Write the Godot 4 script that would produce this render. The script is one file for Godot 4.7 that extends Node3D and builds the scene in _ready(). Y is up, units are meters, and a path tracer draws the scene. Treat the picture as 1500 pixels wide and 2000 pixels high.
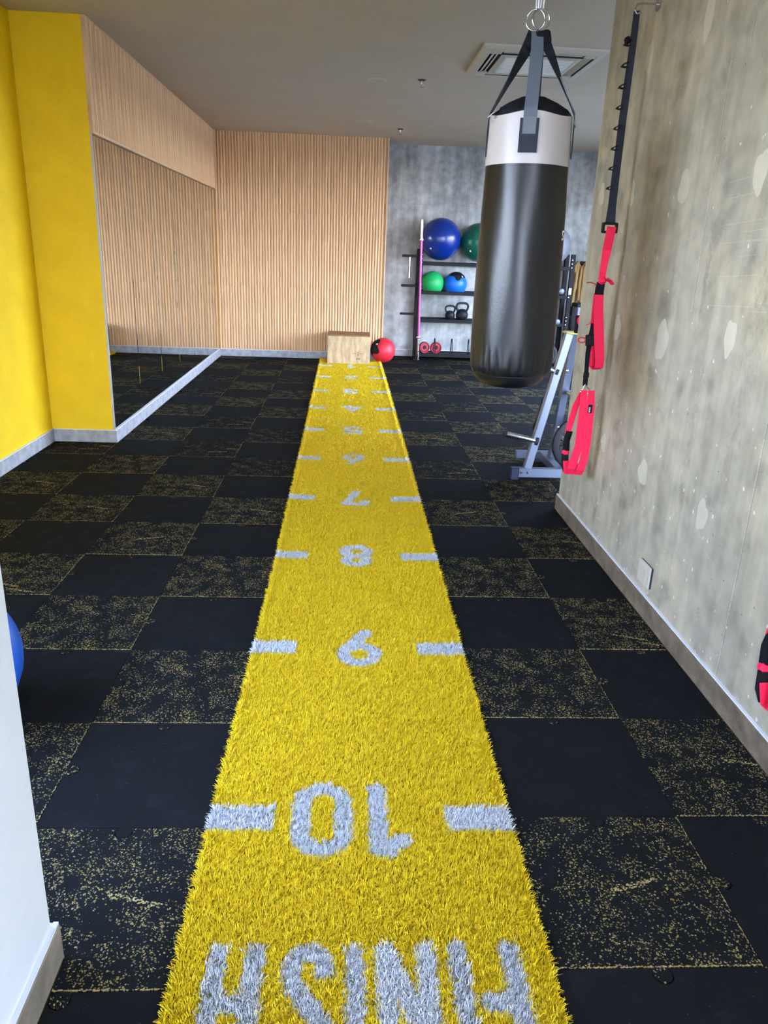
extends Node3D

# ---------------------------------------------------------------- room measures (metres)
const CEIL := 3.017
const X_YELLOW := -2.35      # yellow side wall
const X_MIRROR := -1.854     # face of the pier that carries the mirrors
const Z_PIER := -6.144       # front of the pier
const Z_SLAT := -11.5        # slatted feature wall
const X_SLAT_END := 0.547
const Z_BACK := -12.1        # concrete wall behind the rack
const X_RIGHT := 1.4         # near concrete wall
const Z_RIGHT_END := -4.65
const X_FAR := 4.3           # glazed side of the room
const Z_FRONT := 4.5         # glazed front behind the camera
const Z_RIGHT_NEAR := -0.9   # near end of the concrete wall
const Z_LEFT_END := -2.6    # the yellow side wall ends here and a glazed wall goes on
const X_PART := -0.631        # white partition face
const Z_PART := -1.335
const H_BULK := 2.2755

var M := {}
var rng := RandomNumberGenerator.new()
var taken := {}

# ================================================================ mesh building
class MB:
	var V := PackedVector3Array()
	var N := PackedVector3Array()
	var U := PackedVector2Array()
	var C := PackedColorArray()
	var tint := Color.WHITE
	var use_color := false
	func tri(a: Vector3, b: Vector3, c: Vector3, na: Vector3, nb: Vector3, nc: Vector3, ua := Vector2.ZERO, ub := Vector2.ZERO, uc := Vector2.ZERO) -> void:
		if (b - a).cross(c - a).dot(na + nb + nc) > 0.0:
			V.append_array([a, c, b]); N.append_array([na, nc, nb]); U.append_array([ua, uc, ub])
		else:
			V.append_array([a, b, c]); N.append_array([na, nb, nc]); U.append_array([ua, ub, uc])
		if use_color:
			C.append_array([tint, tint, tint])
	func quad(a: Vector3, b: Vector3, c: Vector3, d: Vector3, n: Vector3, ua := Vector2(0, 0), ub := Vector2(1, 0), uc := Vector2(1, 1), ud := Vector2(0, 1)) -> void:
		tri(a, b, c, n, n, n, ua, ub, uc); tri(a, c, d, n, n, n, ua, uc, ud)
	# flat quad whose normal points away from "from"
	func quad_out(a: Vector3, b: Vector3, c: Vector3, d: Vector3, from: Vector3) -> void:
		var n := (b - a).cross(d - a).normalized()
		if n.dot((a + b + c + d) * 0.25 - from) < 0.0: n = -n
		quad(a, b, c, d, n)
	# box with chamfered edges
	func box(c: Vector3, s: Vector3, bev := 0.0, q := Basis.IDENTITY) -> void:
		var h := s * 0.5
		var e: float = min(bev, min(h.x, min(h.y, h.z)) * 0.9)
		for ax in 3:
			var u := (ax + 1) % 3
			var w := (ax + 2) % 3
			for sg in [-1.0, 1.0]:
				var n := Vector3.ZERO
				n[ax] = sg
				var pts: Array[Vector3] = []
				var uvs: Array[Vector2] = []
				for k in [[-1, -1], [1, -1], [1, 1], [-1, 1]]:
					var p := Vector3.ZERO
					p[ax] = sg * h[ax]
					p[u] = k[0] * (h[u] - e)
					p[w] = k[1] * (h[w] - e)
					pts.append(c + q * p)
					uvs.append(Vector2(p[u] + c[u], p[w] + c[w]))
				quad(pts[0], pts[1], pts[2], pts[3], q * n, uvs[0], uvs[1], uvs[2], uvs[3])
		if e <= 0.0: return
		for ax in 3:
			var u := (ax + 1) % 3
			var w := (ax + 2) % 3
			for su in [-1.0, 1.0]:
				for sw in [-1.0, 1.0]:
					var n := Vector3.ZERO
					n[u] = su; n[w] = sw
					var pts: Array[Vector3] = []
					for k in [[-1, 0], [1, 0], [1, 1], [-1, 1]]:
						var p := Vector3.ZERO
						p[ax] = k[0] * (h[ax] - e)
						p[u] = su * (h[u] - (e if k[1] == 0 else 0.0))
						p[w] = sw * (h[w] - (0.0 if k[1] == 0 else e))
						pts.append(c + q * p)
					quad(pts[0], pts[1], pts[2], pts[3], (q * n).normalized())
		for sx in [-1.0, 1.0]:
			for sy in [-1.0, 1.0]:
				for sz in [-1.0, 1.0]:
					var sg := Vector3(sx, sy, sz)
					var a := c + q * (sg * (h - Vector3(0, e, e)))
					var b := c + q * (sg * (h - Vector3(e, 0, e)))
					var d := c + q * (sg * (h - Vector3(e, e, 0)))
					var n := (q * sg).normalized()
					tri(a, b, d, n, n, n)
	# bar of rectangular section from a to b; w across "side", t across the third direction
	func bar(a: Vector3, b: Vector3, w: float, t: float, side := Vector3.RIGHT, bev := 0.003) -> void:
		var y := (b - a).normalized()
		var x := (side - y * side.dot(y)).normalized()
		box((a + b) * 0.5, Vector3(w, (b - a).length(), t), bev, Basis(x, y, x.cross(y)))
	# grid of points, rows r and columns k; normals from neighbours, pointing away from centre line
	func grid(P: Array, closed: bool, from: Callable) -> void:
		var nr := P.size()
		var nc: int = P[0].size()
		var NN: Array = []
		for r in nr:
			var row := PackedVector3Array()
			for k in nc:
				var k0 := (k - 1 + nc) % nc if closed else maxi(k - 1, 0)
				var k1 := (k + 1) % nc if closed else mini(k + 1, nc - 1)
				var du: Vector3 = P[r][k1] - P[r][k0]
				var dv: Vector3 = P[mini(r + 1, nr - 1)][k] - P[maxi(r - 1, 0)][k]
				var n := du.cross(dv)
				if n.length() < 1e-12: n = P[r][k] - from.call(P[r][k])
				n = n.normalized()
				if n.dot(P[r][k] - from.call(P[r][k])) < 0.0: n = -n
				row.append(n)
			NN.append(row)
		var lim := nc if closed else nc - 1
		for r in nr - 1:
			for k in lim:
				var k1 := (k + 1) % nc
				var u0 := float(k) / lim
				var u1 := float(k + 1) / lim
				var v0 := float(r) / (nr - 1)
				var v1 := float(r + 1) / (nr - 1)
				tri(P[r][k], P[r][k1], P[r + 1][k1], NN[r][k], NN[r][k1], NN[r + 1][k1], Vector2(u0, v0), Vector2(u1, v0), Vector2(u1, v1))
				tri(P[r][k], P[r + 1][k1], P[r + 1][k], NN[r][k], NN[r + 1][k1], NN[r + 1][k], Vector2(u0, v0), Vector2(u1, v1), Vector2(u0, v1))
	# turned shape: profile of (radius, height) from bottom to top about an axis
	func lathe(prof: Array, seg := 24, at := Vector3.ZERO, q := Basis.IDENTITY) -> void:
		var ns: Array[Vector2] = []
		for i in prof.size() - 1:
			var d: Vector2 = prof[i + 1] - prof[i]
			ns.append(Vector2(d.y, -d.x).normalized())
		for i in ns.size():
			var n0 := ns[i]
			var n1 := ns[i]
			if i > 0 and ns[i - 1].dot(ns[i]) > 0.6: n0 = (ns[i - 1] + ns[i]).normalized()
			if i < ns.size() - 1 and ns[i + 1].dot(ns[i]) > 0.6: n1 = (ns[i + 1] + ns[i]).normalized()
			var p0: Vector2 = prof[i]
			var p1: Vector2 = prof[i + 1]
			for k in seg:
				var a0 := TAU * k / seg
				var a1 := TAU * (k + 1) / seg
				var d0 := Vector3(cos(a0), 0, sin(a0))
				var d1 := Vector3(cos(a1), 0, sin(a1))
				var f := func(d: Vector3, p: Vector2) -> Vector3: return at + q * (d * p.x + Vector3(0, p.y, 0))
				var g := func(d: Vector3, n: Vector2) -> Vector3: return q * (d * n.x + Vector3(0, n.y, 0))
				var ua := Vector2(float(k) / seg, float(i) / ns.size())
				var ub := Vector2(float(k + 1) / seg, float(i) / ns.size())
				var uc := Vector2(float(k + 1) / seg, float(i + 1) / ns.size())
				var ud := Vector2(float(k) / seg, float(i + 1) / ns.size())
				if p0.x > 1e-6: tri(f.call(d0, p0), f.call(d1, p0), f.call(d1, p1), g.call(d0, n0), g.call(d1, n0), g.call(d1, n1), ua, ub, uc)
				if p1.x > 1e-6: tri(f.call(d0, p0), f.call(d1, p1), f.call(d0, p1), g.call(d0, n0), g.call(d1, n1), g.call(d0, n1), ua, uc, ud)
	# round tube along points, with flat ends
	func tube(pts: Array, r: float, seg := 10, closed := false) -> void:
		var n := pts.size()
		var rings: Array = []
		var nrm: Array = []
		var side := Vector3.ZERO
		for i in n:
			var t: Vector3
			if closed: t = (pts[(i + 1) % n] - pts[(i - 1 + n) % n]).normalized()
			else: t = (pts[mini(i + 1, n - 1)] - pts[maxi(i - 1, 0)]).normalized()
			if side == Vector3.ZERO:
				side = t.cross(Vector3.UP if absf(t.y) < 0.9 else Vector3.RIGHT).normalized()
			else:
				side = (side - t * side.dot(t)).normalized()
			var up := side.cross(t)
			var ring := PackedVector3Array()
			var rn := PackedVector3Array()
			for k in seg:
				var a := TAU * k / seg
				var d := side * cos(a) + up * sin(a)
				ring.append(pts[i] + d * r)
				rn.append(d)
			rings.append(ring); nrm.append(rn)
		for i in (n if closed else n - 1):
			var j := (i + 1) % n
			for k in seg:
				var l := (k + 1) % seg
				tri(rings[i][k], rings[i][l], rings[j][l], nrm[i][k], nrm[i][l], nrm[j][l])
				tri(rings[i][k], rings[j][l], rings[j][k], nrm[i][k], nrm[j][l], nrm[j][k])
		if closed: return
		for e in [0, n - 1]:
			var t: Vector3 = (pts[e] - pts[1 if e == 0 else n - 2]).normalized()
			for k in seg:
				tri(pts[e], rings[e][k], rings[e][(k + 1) % seg], t, t, t)
	# flat webbing: band of width w and thickness th along points; across[i] is the direction of its width
	func band(pts: Array, across: Array, w: Array, th: float) -> void:
		var n := pts.size()
		for i in n - 1:
			var cs: Array = []
			for j in [i, i + 1]:
				var t: Vector3 = (pts[mini(j + 1, n - 1)] - pts[maxi(j - 1, 0)]).normalized()
				var ac: Vector3 = across[j if across.size() > 1 else 0]
				ac = (ac - t * ac.dot(t)).normalized()
				var up := ac.cross(t)
				var ww: float = w[j if w.size() > 1 else 0] * 0.5
				cs.append([pts[j] - ac * ww - up * th * 0.5, pts[j] + ac * ww - up * th * 0.5, pts[j] + ac * ww + up * th * 0.5, pts[j] - ac * ww + up * th * 0.5])
			var m: Vector3 = (pts[i] + pts[i + 1]) * 0.5
			for k in 4:
				var l := (k + 1) % 4
				quad_out(cs[0][k], cs[0][l], cs[1][l], cs[1][k], m)
			if i == 0: quad_out(cs[0][0], cs[0][1], cs[0][2], cs[0][3], pts[1])
			if i == n - 2: quad_out(cs[1][0], cs[1][1], cs[1][2], cs[1][3], pts[n - 2])
	func ball(c: Vector3, r: float, seg := 28, rows := 16, squash := 1.0) -> void:
		var prof: Array = []
		for i in rows + 1:
			var a := -PI / 2 + PI * i / rows
			prof.append(Vector2(maxf(cos(a) * r, 0.0), sin(a) * r * squash))
		lathe(prof, seg, c)
	func done() -> ArrayMesh:
		var arr := []
		arr.resize(Mesh.ARRAY_MAX)
		arr[Mesh.ARRAY_VERTEX] = V
		arr[Mesh.ARRAY_NORMAL] = N
		arr[Mesh.ARRAY_TEX_UV] = U
		if use_color: arr[Mesh.ARRAY_COLOR] = C
		var m := ArrayMesh.new()
		m.add_surface_from_arrays(Mesh.PRIMITIVE_TRIANGLES, arr)
		return m

# ================================================================ object helpers
func numbered(called: String, parent: Node) -> String:
	var key := str(parent.get_instance_id()) + called
	var n: int = taken.get(key, 0)
	taken[key] = n + 1
	return called if n == 0 else "%s_%03d" % [called, n]

func thing(called: String, label: String, category: String, at := Vector3.ZERO, group := "") -> Node3D:
	var o := Node3D.new()
	o.name = numbered(called, self)
	add_child(o)
	o.position = at
	tag(o, label, category, group)
	return o

func tag(o: Node, label: String, category: String, group := "") -> void:
	o.set_meta("label", label)
	o.set_meta("category", category)
	if group != "": o.set_meta("group", group)

func part(parent: Node, called: String, mesh: Mesh, mat: Material, at := Vector3.ZERO, label := "") -> MeshInstance3D:
	var o := MeshInstance3D.new()
	o.name = numbered(called, parent)
	o.mesh = mesh
	o.material_override = mat
	parent.add_child(o)
	o.position = at
	if label != "": o.set_meta("label", label)
	return o

func struct(called: String, mesh: Mesh, mat: Material) -> MeshInstance3D:
	var o := part(self, called, mesh, mat)
	o.set_meta("kind", "structure")
	return o

func struct_node(called: String) -> Node3D:
	var o := Node3D.new()
	o.name = numbered(called, self)
	add_child(o)
	o.set_meta("kind", "structure")
	return o

func boxmesh(lo: Vector3, hi: Vector3, bev := 0.0) -> ArrayMesh:
	var b := MB.new()
	b.box((lo + hi) * 0.5, hi - lo, bev)
	return b.done()

func mat(rgb: Color, rough := 0.6, metal := 0.0, spec := 0.5) -> StandardMaterial3D:
	var m := StandardMaterial3D.new()
	m.albedo_color = rgb
	m.roughness = rough
	m.metallic = metal
	m.metallic_specular = spec
	return m

func c8(r: int, g: int, b: int) -> Color:
	return Color8(r, g, b)

# ================================================================ computed textures
func noise_bytes(w: int, h: int, freq: float, seed_: int, oct := 3, type := FastNoiseLite.TYPE_SIMPLEX_SMOOTH) -> PackedByteArray:
	var n := FastNoiseLite.new()
	n.seed = seed_
	n.noise_type = type
	n.frequency = freq
	n.fractal_octaves = oct
	var im := n.get_image(w, h, false, false, true)
	im.convert(Image.FORMAT_L8)
	return im.get_data()

func streak_bytes(w: int, h: int, squeeze: int, freq: float, seed_: int) -> PackedByteArray:
	var n := FastNoiseLite.new()
	n.seed = seed_
	n.frequency = freq
	n.fractal_octaves = 4
	var im := n.get_image(w, maxi(h / squeeze, 2), false, false, true)
	im.convert(Image.FORMAT_L8)
	im.resize(w, h, Image.INTERPOLATE_CUBIC)
	return im.get_data()

func tex(im: Image) -> ImageTexture:
	im.generate_mipmaps()
	return ImageTexture.create_from_image(im)

func blob(d: PackedByteArray, w: int, h: int, x: float, y: float, r: float, col: Color, stretch := 1.0, turn := 0.0, share := 1.0) -> void:
	var R := int(ceil(r * maxf(stretch, 1.0))) + 1
	var cs := cos(turn)
	var sn := sin(turn)
	for j in range(int(y) - R, int(y) + R + 1):
		if j < 0 or j >= h: continue
		for i in range(int(x) - R, int(x) + R + 1):
			if i < 0 or i >= w: continue
			var dx := i - x
			var dy := j - y
			var u := (dx * cs + dy * sn) / stretch
			var v := -dx * sn + dy * cs
			if u * u + v * v <= r * r:
				var o := (j * w + i) * 3
				d[o] = int(lerpf(d[o], col.r8, share)); d[o + 1] = int(lerpf(d[o + 1], col.g8, share)); d[o + 2] = int(lerpf(d[o + 2], col.b8, share))

func rubber_image(seed_: int, flecked: bool, share := 0.46) -> Image:
	var s := 512
	var d := PackedByteArray()
	d.resize(s * s * 3)
	var grain := noise_bytes(s, s, 0.25, seed_, 2)
	var dust := noise_bytes(s, s, 0.007, seed_ + 7, 5)
	for i in s * s:
		var g := 30.0 + (grain[i] - 128) * 0.06 + maxf(0.0, (dust[i] - 150)) * (0.04 if flecked else 0.06)
		d[i * 3] = int(g * 0.97); d[i * 3 + 1] = int(g); d[i * 3 + 2] = int(g * 1.03)
	var r := RandomNumberGenerator.new()
	r.seed = seed_
	if flecked:
		var thick := FastNoiseLite.new()
		thick.seed = seed_ + 3
		thick.frequency = 0.009
		thick.fractal_octaves = 4
		var cols := [c8(176, 158, 98), c8(190, 172, 120), c8(160, 142, 84), c8(186, 150, 82), c8(150, 138, 100), c8(168, 150, 60)]
		for k in 7500:
			var x := r.randf() * s
			var y := r.randf() * s
			var a := thick.get_noise_2d(x, y)
			if r.randf() > clampf(share + a * (0.5 + share * 1.3), 0.03, 1.0): continue
			blob(d, s, s, x, y, r.randf_range(0.7, 2.0), cols[r.randi() % cols.size()], r.randf_range(1.0, 1.9), r.randf() * PI, r.randf_range(0.55, 1.0))
		# worn streak where the black skin has come off
		for q in (seed_ % 3):
			var x0 := r.randf() * s
			var y0 := r.randf() * s
			var an := r.randf_range(-0.4, 0.4)
			for k in 90:
				var t := r.randf() * 150.0
				blob(d, s, s, x0 + t * cos(an) + r.randfn(0, 4), y0 + t * sin(an) + r.randfn(0, 5), r.randf_range(0.8, 2.6), cols[r.randi() % 4], 1.5, an, 0.9)
		# crumbs along two edges
		for k in 240:
			blob(d, s, s, r.randf() * s, s - 2 - absf(r.randfn(0, 2)), r.randf_range(0.7, 1.9), cols[r.randi() % 4], 1.6, 0.0, 0.9)
			if k % 2 == 0: blob(d, s, s, s - 2 - absf(r.randfn(0, 2)), r.randf() * s, r.randf_range(0.7, 1.9), cols[r.randi() % 4], 1.6, PI / 2, 0.9)
	else:
		for k in 26:
			var x := r.randf() * s
			var y := r.randf() * s
			var an := r.randf() * PI
			for t in 24:
				blob(d, s, s, x + t * 2.0 * cos(an), y + t * 2.0 * sin(an) + t * t * 0.03, r.randf_range(0.4, 1.0), c8(86, 92, 98), 1.6, an, 0.16)
		for k in 30:
			blob(d, s, s, r.randf() * s, r.randf() * s, r.randf_range(0.5, 1.2), c8(150, 145, 125), 1.0, 0.0, 0.7)
	return Image.create_from_data(s, s, false, Image.FORMAT_RGB8, d)

func concrete_near_image() -> Image:
	# covers z from -4.65 to -0.9 (u) and the height of the room (v), about 2.3 mm a pixel
	var w := 1600
	var h := 1288
	var L := 3.75
	var n1 := noise_bytes(w, h, 0.0032, 11, 4)
	var n2 := noise_bytes(w, h, 0.016, 12, 4)
	var n3 := streak_bytes(w, h, 14, 0.02, 13)
	var n4 := noise_bytes(w, h, 0.35, 14, 2)
	var n5 := noise_bytes(w, h, 0.0075, 15, 5)
	var d := PackedByteArray()
	d.resize(w * h * 3)
	for i in w * h:
		var g := 170.0 + (n1[i] - 128) * 0.07 + (n2[i] - 128) * 0.11 + (n3[i] - 128) * 0.10 + (n4[i] - 128) * 0.07
		var st := maxf(0.0, n5[i] - 165.0)          # damp-looking stains of cement skin
		g -= st * 0.34
		var br := maxf(0.0, n1[i] - 140.0) * 0.05
		d[i * 3] = clampi(int(g * 1.0 + br * 0.4), 0, 255); d[i * 3 + 1] = clampi(int(g * 0.95), 0, 255); d[i * 3 + 2] = clampi(int(g * 0.83 - br), 0, 255)
	var r := RandomNumberGenerator.new()
	r.seed = 5
	var px := func(z: float) -> float: return (z + 4.65) / L * w
	var py := func(y: float) -> float: return (1.0 - y / CEIL) * h
	var k1 := w / L
	# formwork joints
	for s in [[-2.425, 0.0, 2.62], [-3.13, 1.35, 2.3], [-3.0, 2.3, 3.0], [-3.9, 0.1, 1.9], [-1.2, 0.0, 3.0], [0.05, 0.0, 3.0], [-4.42, 0.1, 0.32]]:
		var yy: float = s[1]
		while yy < s[2]:
			var zz: float = s[0] + sin(yy * 2.3) * 0.006
			if r.randf() < 0.86: blob(d, w, h, px.call(zz), py.call(yy), 0.8, c8(216, 210, 196), 1.0, 0.0, 0.8)
			blob(d, w, h, px.call(zz) + 1.6, py.call(yy), 0.8, c8(100, 96, 88), 1.0, 0.0, 0.6)
			yy += 0.003
	# trowelled fillings of the tie holes, each with its own outline
	for p in [[-3.382, 1.225, 0.062, 0.088], [-2.77, 1.858, 0.046, 0.07], [-3.396, 1.855, 0.05, 0.068], [-4.023, 1.869, 0.042, 0.062], [-2.745, 0.628, 0.044, 0.062], [-3.371, 0.621, 0.055, 0.058], [-3.974, 1.224, 0.05, 0.065], [-4.5, 1.894, 0.045, 0.06], [-2.775, 1.301, 0.042, 0.066], [-2.15, 1.25, 0.05, 0.06], [-2.1, 1.86, 0.05, 0.06], [-2.1, 0.64, 0.05, 0.06], [-1.5, 1.24, 0.05, 0.07], [-1.5, 1.87, 0.05, 0.06], [-3.95, 0.62, 0.04, 0.05], [-3.4, 2.47, 0.04, 0.08], [-2.78, 2.47, 0.05, 0.08], [-4.02, 2.46, 0.04, 0.07]]:
		var cx: float = px.call(p[0])
		var cy: float = py.call(p[1])
		var tone := r.randf_range(-6, 8)
		var f1 := r.randf() * 6.0
		for j in range(int(cy - p[3] * k1 * 1.3), int(cy + p[3] * k1 * 1.3)):
			for i in range(int(cx - p[2] * k1 * 1.3), int(cx + p[2] * k1 * 1.3)):
				if i < 0 or j < 0 or i >= w or j >= h: continue
				var u: float = (i - cx) / (p[2] * k1)
				var v: float = (j - cy) / (p[3] * k1)
				var an := atan2(v, u)
				if sqrt(u * u + v * v) < 1.0 + 0.10 * sin(an * 3.0 + f1) + 0.06 * sin(an * 5.0 + f1 * 2.0):
					var o := (j * w + i) * 3
					var t := 194.0 + tone + (n4[j * w + i] - 128) * 0.06 + (n2[j * w + i] - 128) * 0.05
					d[o] = int(t); d[o + 1] = int(t * 0.96); d[o + 2] = int(t * 0.85)
	# small pale and dark specks, finer near the floor
	for k in 760:
		var z := r.randf_range(-4.6, 1.4)
		var y := absf(r.randfn(0.2, 0.55))
		if k % 3 == 0: y = r.randf() * CEIL
		var pale := r.randf() < 0.7
		blob(d, w, h, px.call(z), py.call(y), r.randf_range(0.8, 2.9 if pale else 1.4), c8(222, 218, 208) if pale else c8(92, 86, 78), r.randf_range(1.0, 1.6), r.randf_range(1.2, 1.9), 0.8)
	# scraped lines
	for k in 34:
		var z := r.randf_range(-3.1, -1.6)
		var y := 1.62 + r.randfn(0, 0.16)
		var l := r.randf_range(0.12, 0.5)
		var t := 0.0
		while t < l:
			blob(d, w, h, px.call(z + t), py.call(y + t * 0.05), 0.6, c8(206, 198, 184), 1.4, 0.0, 0.35)
			t += 0.003
	# dark drag marks
	for m in [[-3.05, 1.5, 0.10, 0.012], [-2.95, 0.9, 0.30, 0.02], [-2.62, 0.98, 0.16, 0.03], [-2.58, 1.42, 0.13, 0.06], [-2.5, 2.15, 0.22, 0.05], [-2.35, 1.75, 0.15, 0.05]]:
		for k in 300:
			blob(d, w, h, px.call(m[0] + r.randfn(0, m[3])), py.call(m[1] + r.randfn(0, m[2])), r.randf_range(1, 3.5), c8(132, 124, 110), 2.2, PI / 2, 0.10)
	return Image.create_from_data(w, h, false, Image.FORMAT_RGB8, d)

func concrete_back_image() -> Image:
	var w := 900
	var h := 724
	var n1 := noise_bytes(w, h, 0.006, 31, 5)
	var n2 := noise_bytes(w, h, 0.03, 32, 4)
	var n3 := streak_bytes(w, h, 12, 0.03, 33)
	var n4 := noise_bytes(w, h, 0.4, 34, 2)
	var d := PackedByteArray()
	d.resize(w * h * 3)
	for i in w * h:
		var g := 168.0 + (n1[i] - 128) * 0.2 + (n2[i] - 128) * 0.14 + (n3[i] - 128) * 0.16 + (n4[i] - 128) * 0.08
		var x := i % w
		var y := i / w
		if absi(x - 300) < 1 or absi(x - 610) < 1: g *= 0.86
		if absi(y - 190) < 1: g *= 0.9
		d[i * 3] = clampi(int(g), 0, 255); d[i * 3 + 1] = clampi(int(g), 0, 255); d[i * 3 + 2] = clampi(int(g * 0.985), 0, 255)
	return Image.create_from_data(w, h, false, Image.FORMAT_RGB8, d)

func wood_image(seed_: int, base: Color, amount: float) -> Image:
	var w := 96
	var h := 512
	var n := streak_bytes(w, h, 20, 0.09, seed_)
	var n2 := streak_bytes(w, h, 6, 0.35, seed_ + 1)
	var d := PackedByteArray()
	d.resize(w * h * 3)
	for i in w * h:
		var k := 1.0 + ((n[i] - 128) * 0.9 + (n2[i] - 128) * 0.5) / 255.0 * amount
		d[i * 3] = clampi(int(base.r8 * k), 0, 255); d[i * 3 + 1] = clampi(int(base.g8 * k), 0, 255); d[i * 3 + 2] = clampi(int(base.b8 * k), 0, 255)
	return Image.create_from_data(w, h, false, Image.FORMAT_RGB8, d)

func mottled_image(seed_: int, base: Color, amount: float, freq: float, s := 256) -> Image:
	var n := noise_bytes(s, s, freq, seed_, 4)
	var n2 := noise_bytes(s, s, freq * 9.0, seed_ + 1, 2)
	var d := PackedByteArray()
	d.resize(s * s * 3)
	for i in s * s:
		var k := 1.0 + ((n[i] - 128) + (n2[i] - 128) * 0.5) / 255.0 * amount
		d[i * 3] = clampi(int(base.r8 * k), 0, 255); d[i * 3 + 1] = clampi(int(base.g8 * k), 0, 255); d[i * 3 + 2] = clampi(int(base.b8 * k), 0, 255)
	return Image.create_from_data(s, s, false, Image.FORMAT_RGB8, d)

func textured(im: Image, rough: float, spec := 0.5) -> StandardMaterial3D:
	var m := mat(Color.WHITE, rough, 0.0, spec)
	m.albedo_texture = tex(im)
	return m

func triplanar(im: Image, rough: float, scale_: float, spec := 0.5) -> StandardMaterial3D:
	var m := textured(im, rough, spec)
	m.uv1_triplanar = true
	m.uv1_world_triplanar = true
	m.uv1_scale = Vector3.ONE * scale_
	return m

func fine_bump(m: StandardMaterial3D, freq: float, strength: float, scale_ := 4.0) -> void:
	var n := FastNoiseLite.new()
	n.seed = 77
	n.frequency = freq
	var t := NoiseTexture2D.new()
	t.width = 256; t.height = 256; t.seamless = true; t.as_normal_map = true; t.bump_strength = 2.0
	t.noise = n
	m.normal_enabled = true
	m.normal_texture = t
	m.normal_scale = strength

func make_materials() -> void:
	M.near_concrete = textured(concrete_near_image(), 0.62, 0.4)
	M.back_concrete = textured(concrete_back_image(), 0.8, 0.3)
	M.speckle = []
	for k in 6: M.speckle.append(textured(rubber_image(100 + k * 13, true, [0.46, 0.52, 0.42, 0.48, 0.14, 0.2][k]), 0.85, 0.08))
	M.rubber = []
	for k in 3: M.rubber.append(textured(rubber_image(300 + k * 17, false), 0.8, 0.1))
	M.slat = []
	for k in 4: M.slat.append(textured(wood_image(40 + k, [c8(233, 190, 144), c8(228, 184, 137), c8(236, 195, 150), c8(225, 182, 138)][k], 0.22), 0.55, 0.35))
	M.slat_back = textured(wood_image(50, c8(200, 158, 116), 0.2), 0.65, 0.3)
	M.wood_trim = textured(wood_image(51, c8(222, 184, 146), 0.18), 0.5, 0.35)
	M.plywood = triplanar(wood_image(52, c8(196, 168, 128), 0.3), 0.6, 1.6, 0.3)
	M.ply_edge = triplanar(wood_image(53, c8(150, 112, 78), 0.4), 0.7, 3.0, 0.3)
	M.yellow = triplanar(mottled_image(60, c8(244, 204, 20), 0.05, 0.02), 0.55, 0.5, 0.4)
	M.white_wall = triplanar(mottled_image(61, c8(222, 222, 222), 0.03, 0.02), 0.6, 0.5, 0.4)
	M.ceiling = triplanar(mottled_image(62, c8(194, 181, 161), 0.03, 0.01), 0.8, 0.4, 0.3)
	M.skirting = triplanar(mottled_image(63, c8(164, 164, 168), 0.28, 0.03), 0.5, 1.5, 0.45)
	M.skirting_brown = triplanar(mottled_image(64, c8(134, 122, 106), 0.35, 0.03), 0.45, 1.2, 0.45)
	M.skirting_dark = triplanar(mottled_image(69, c8(116, 102, 84), 0.4, 0.03), 0.5, 1.2, 0.35)
	M.caulk = mat(c8(226, 228, 234), 0.5)
	M.slab = triplanar(mottled_image(65, c8(148, 128, 74), 0.8, 0.08), 0.9, 3.0, 0.2)
	M.paving = triplanar(mottled_image(66, c8(112, 108, 100), 0.2, 0.03), 0.8, 0.4, 0.3)
	M.turf_backing = triplanar(mottled_image(67, c8(196, 168, 38), 0.5, 0.2), 0.95, 6.0, 0.1)
	M.blade = mat(Color.WHITE, 0.6, 0.0, 0.3)
	M.blade.vertex_color_use_as_albedo = true
	M.mirror = mat(c8(232, 236, 234), 0.015, 1.0)
	M.mirror_edge = mat(c8(200, 208, 206), 0.1, 0.8)
	M.alu = mat(c8(190, 192, 195), 0.6, 0.6)
	M.chrome = mat(c8(210, 212, 215), 0.16, 1.0)
	M.white_plastic = mat(c8(226, 224, 216), 0.4)
	M.cream_plastic = mat(c8(196, 188, 170), 0.4)
	M.lamp_rim = mat(c8(196, 188, 172), 0.5)
	M.dark_slot = mat(c8(30, 30, 32), 0.7)
	M.black_vinyl = mat(c8(12, 13, 17), 0.34, 0.0, 0.5)
	fine_bump(M.black_vinyl, 0.06, 0.12)
	M.black_vinyl.uv1_scale = Vector3(6, 8, 1)
	M.white_vinyl = mat(c8(178, 169, 165), 0.38, 0.0, 0.5)
	M.black_canvas = mat(c8(24, 24, 28), 0.8, 0.0, 0.3)
	M.webbing = mat(c8(38, 42, 52), 0.7, 0.0, 0.35)
	M.wrap = mat(c8(92, 98, 108), 0.22, 0.0, 0.6)
	M.rope_white = mat(c8(222, 222, 224), 0.7)
	M.black_steel = mat(c8(16, 17, 20), 0.5, 0.0, 0.3)
	M.rubber_black = mat(c8(28, 28, 30), 0.6, 0.0, 0.4)
	M.cast_iron = mat(c8(22, 24, 28), 0.5, 0.0, 0.4)
	M.silver_paint = mat(c8(102, 109, 124), 0.36, 0.3, 0.5)
	M.cap_navy = mat(c8(26, 34, 58), 0.5)
	M.pink = mat(c8(188, 74, 150), 0.3, 0.35, 0.5)
	M.red_web = mat(c8(246, 40, 78), 0.62, 0.0, 0.3)
	M.red_cord = mat(c8(206, 38, 56), 0.6)
	M.black_web = mat(c8(20, 20, 26), 0.75, 0.0, 0.3)
	M.foam = mat(c8(22, 22, 24), 0.9, 0.0, 0.2)
	M.ball_blue = mat(c8(10, 44, 130), 0.26, 0.0, 0.55)
	M.ball_green = mat(c8(12, 94, 72), 0.32, 0.0, 0.5)
	M.ball_grey = mat(c8(128, 130, 138), 0.35, 0.0, 0.5)
	M.ball_light_blue = mat(c8(40, 104, 224), 0.35, 0.0, 0.5)
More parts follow.
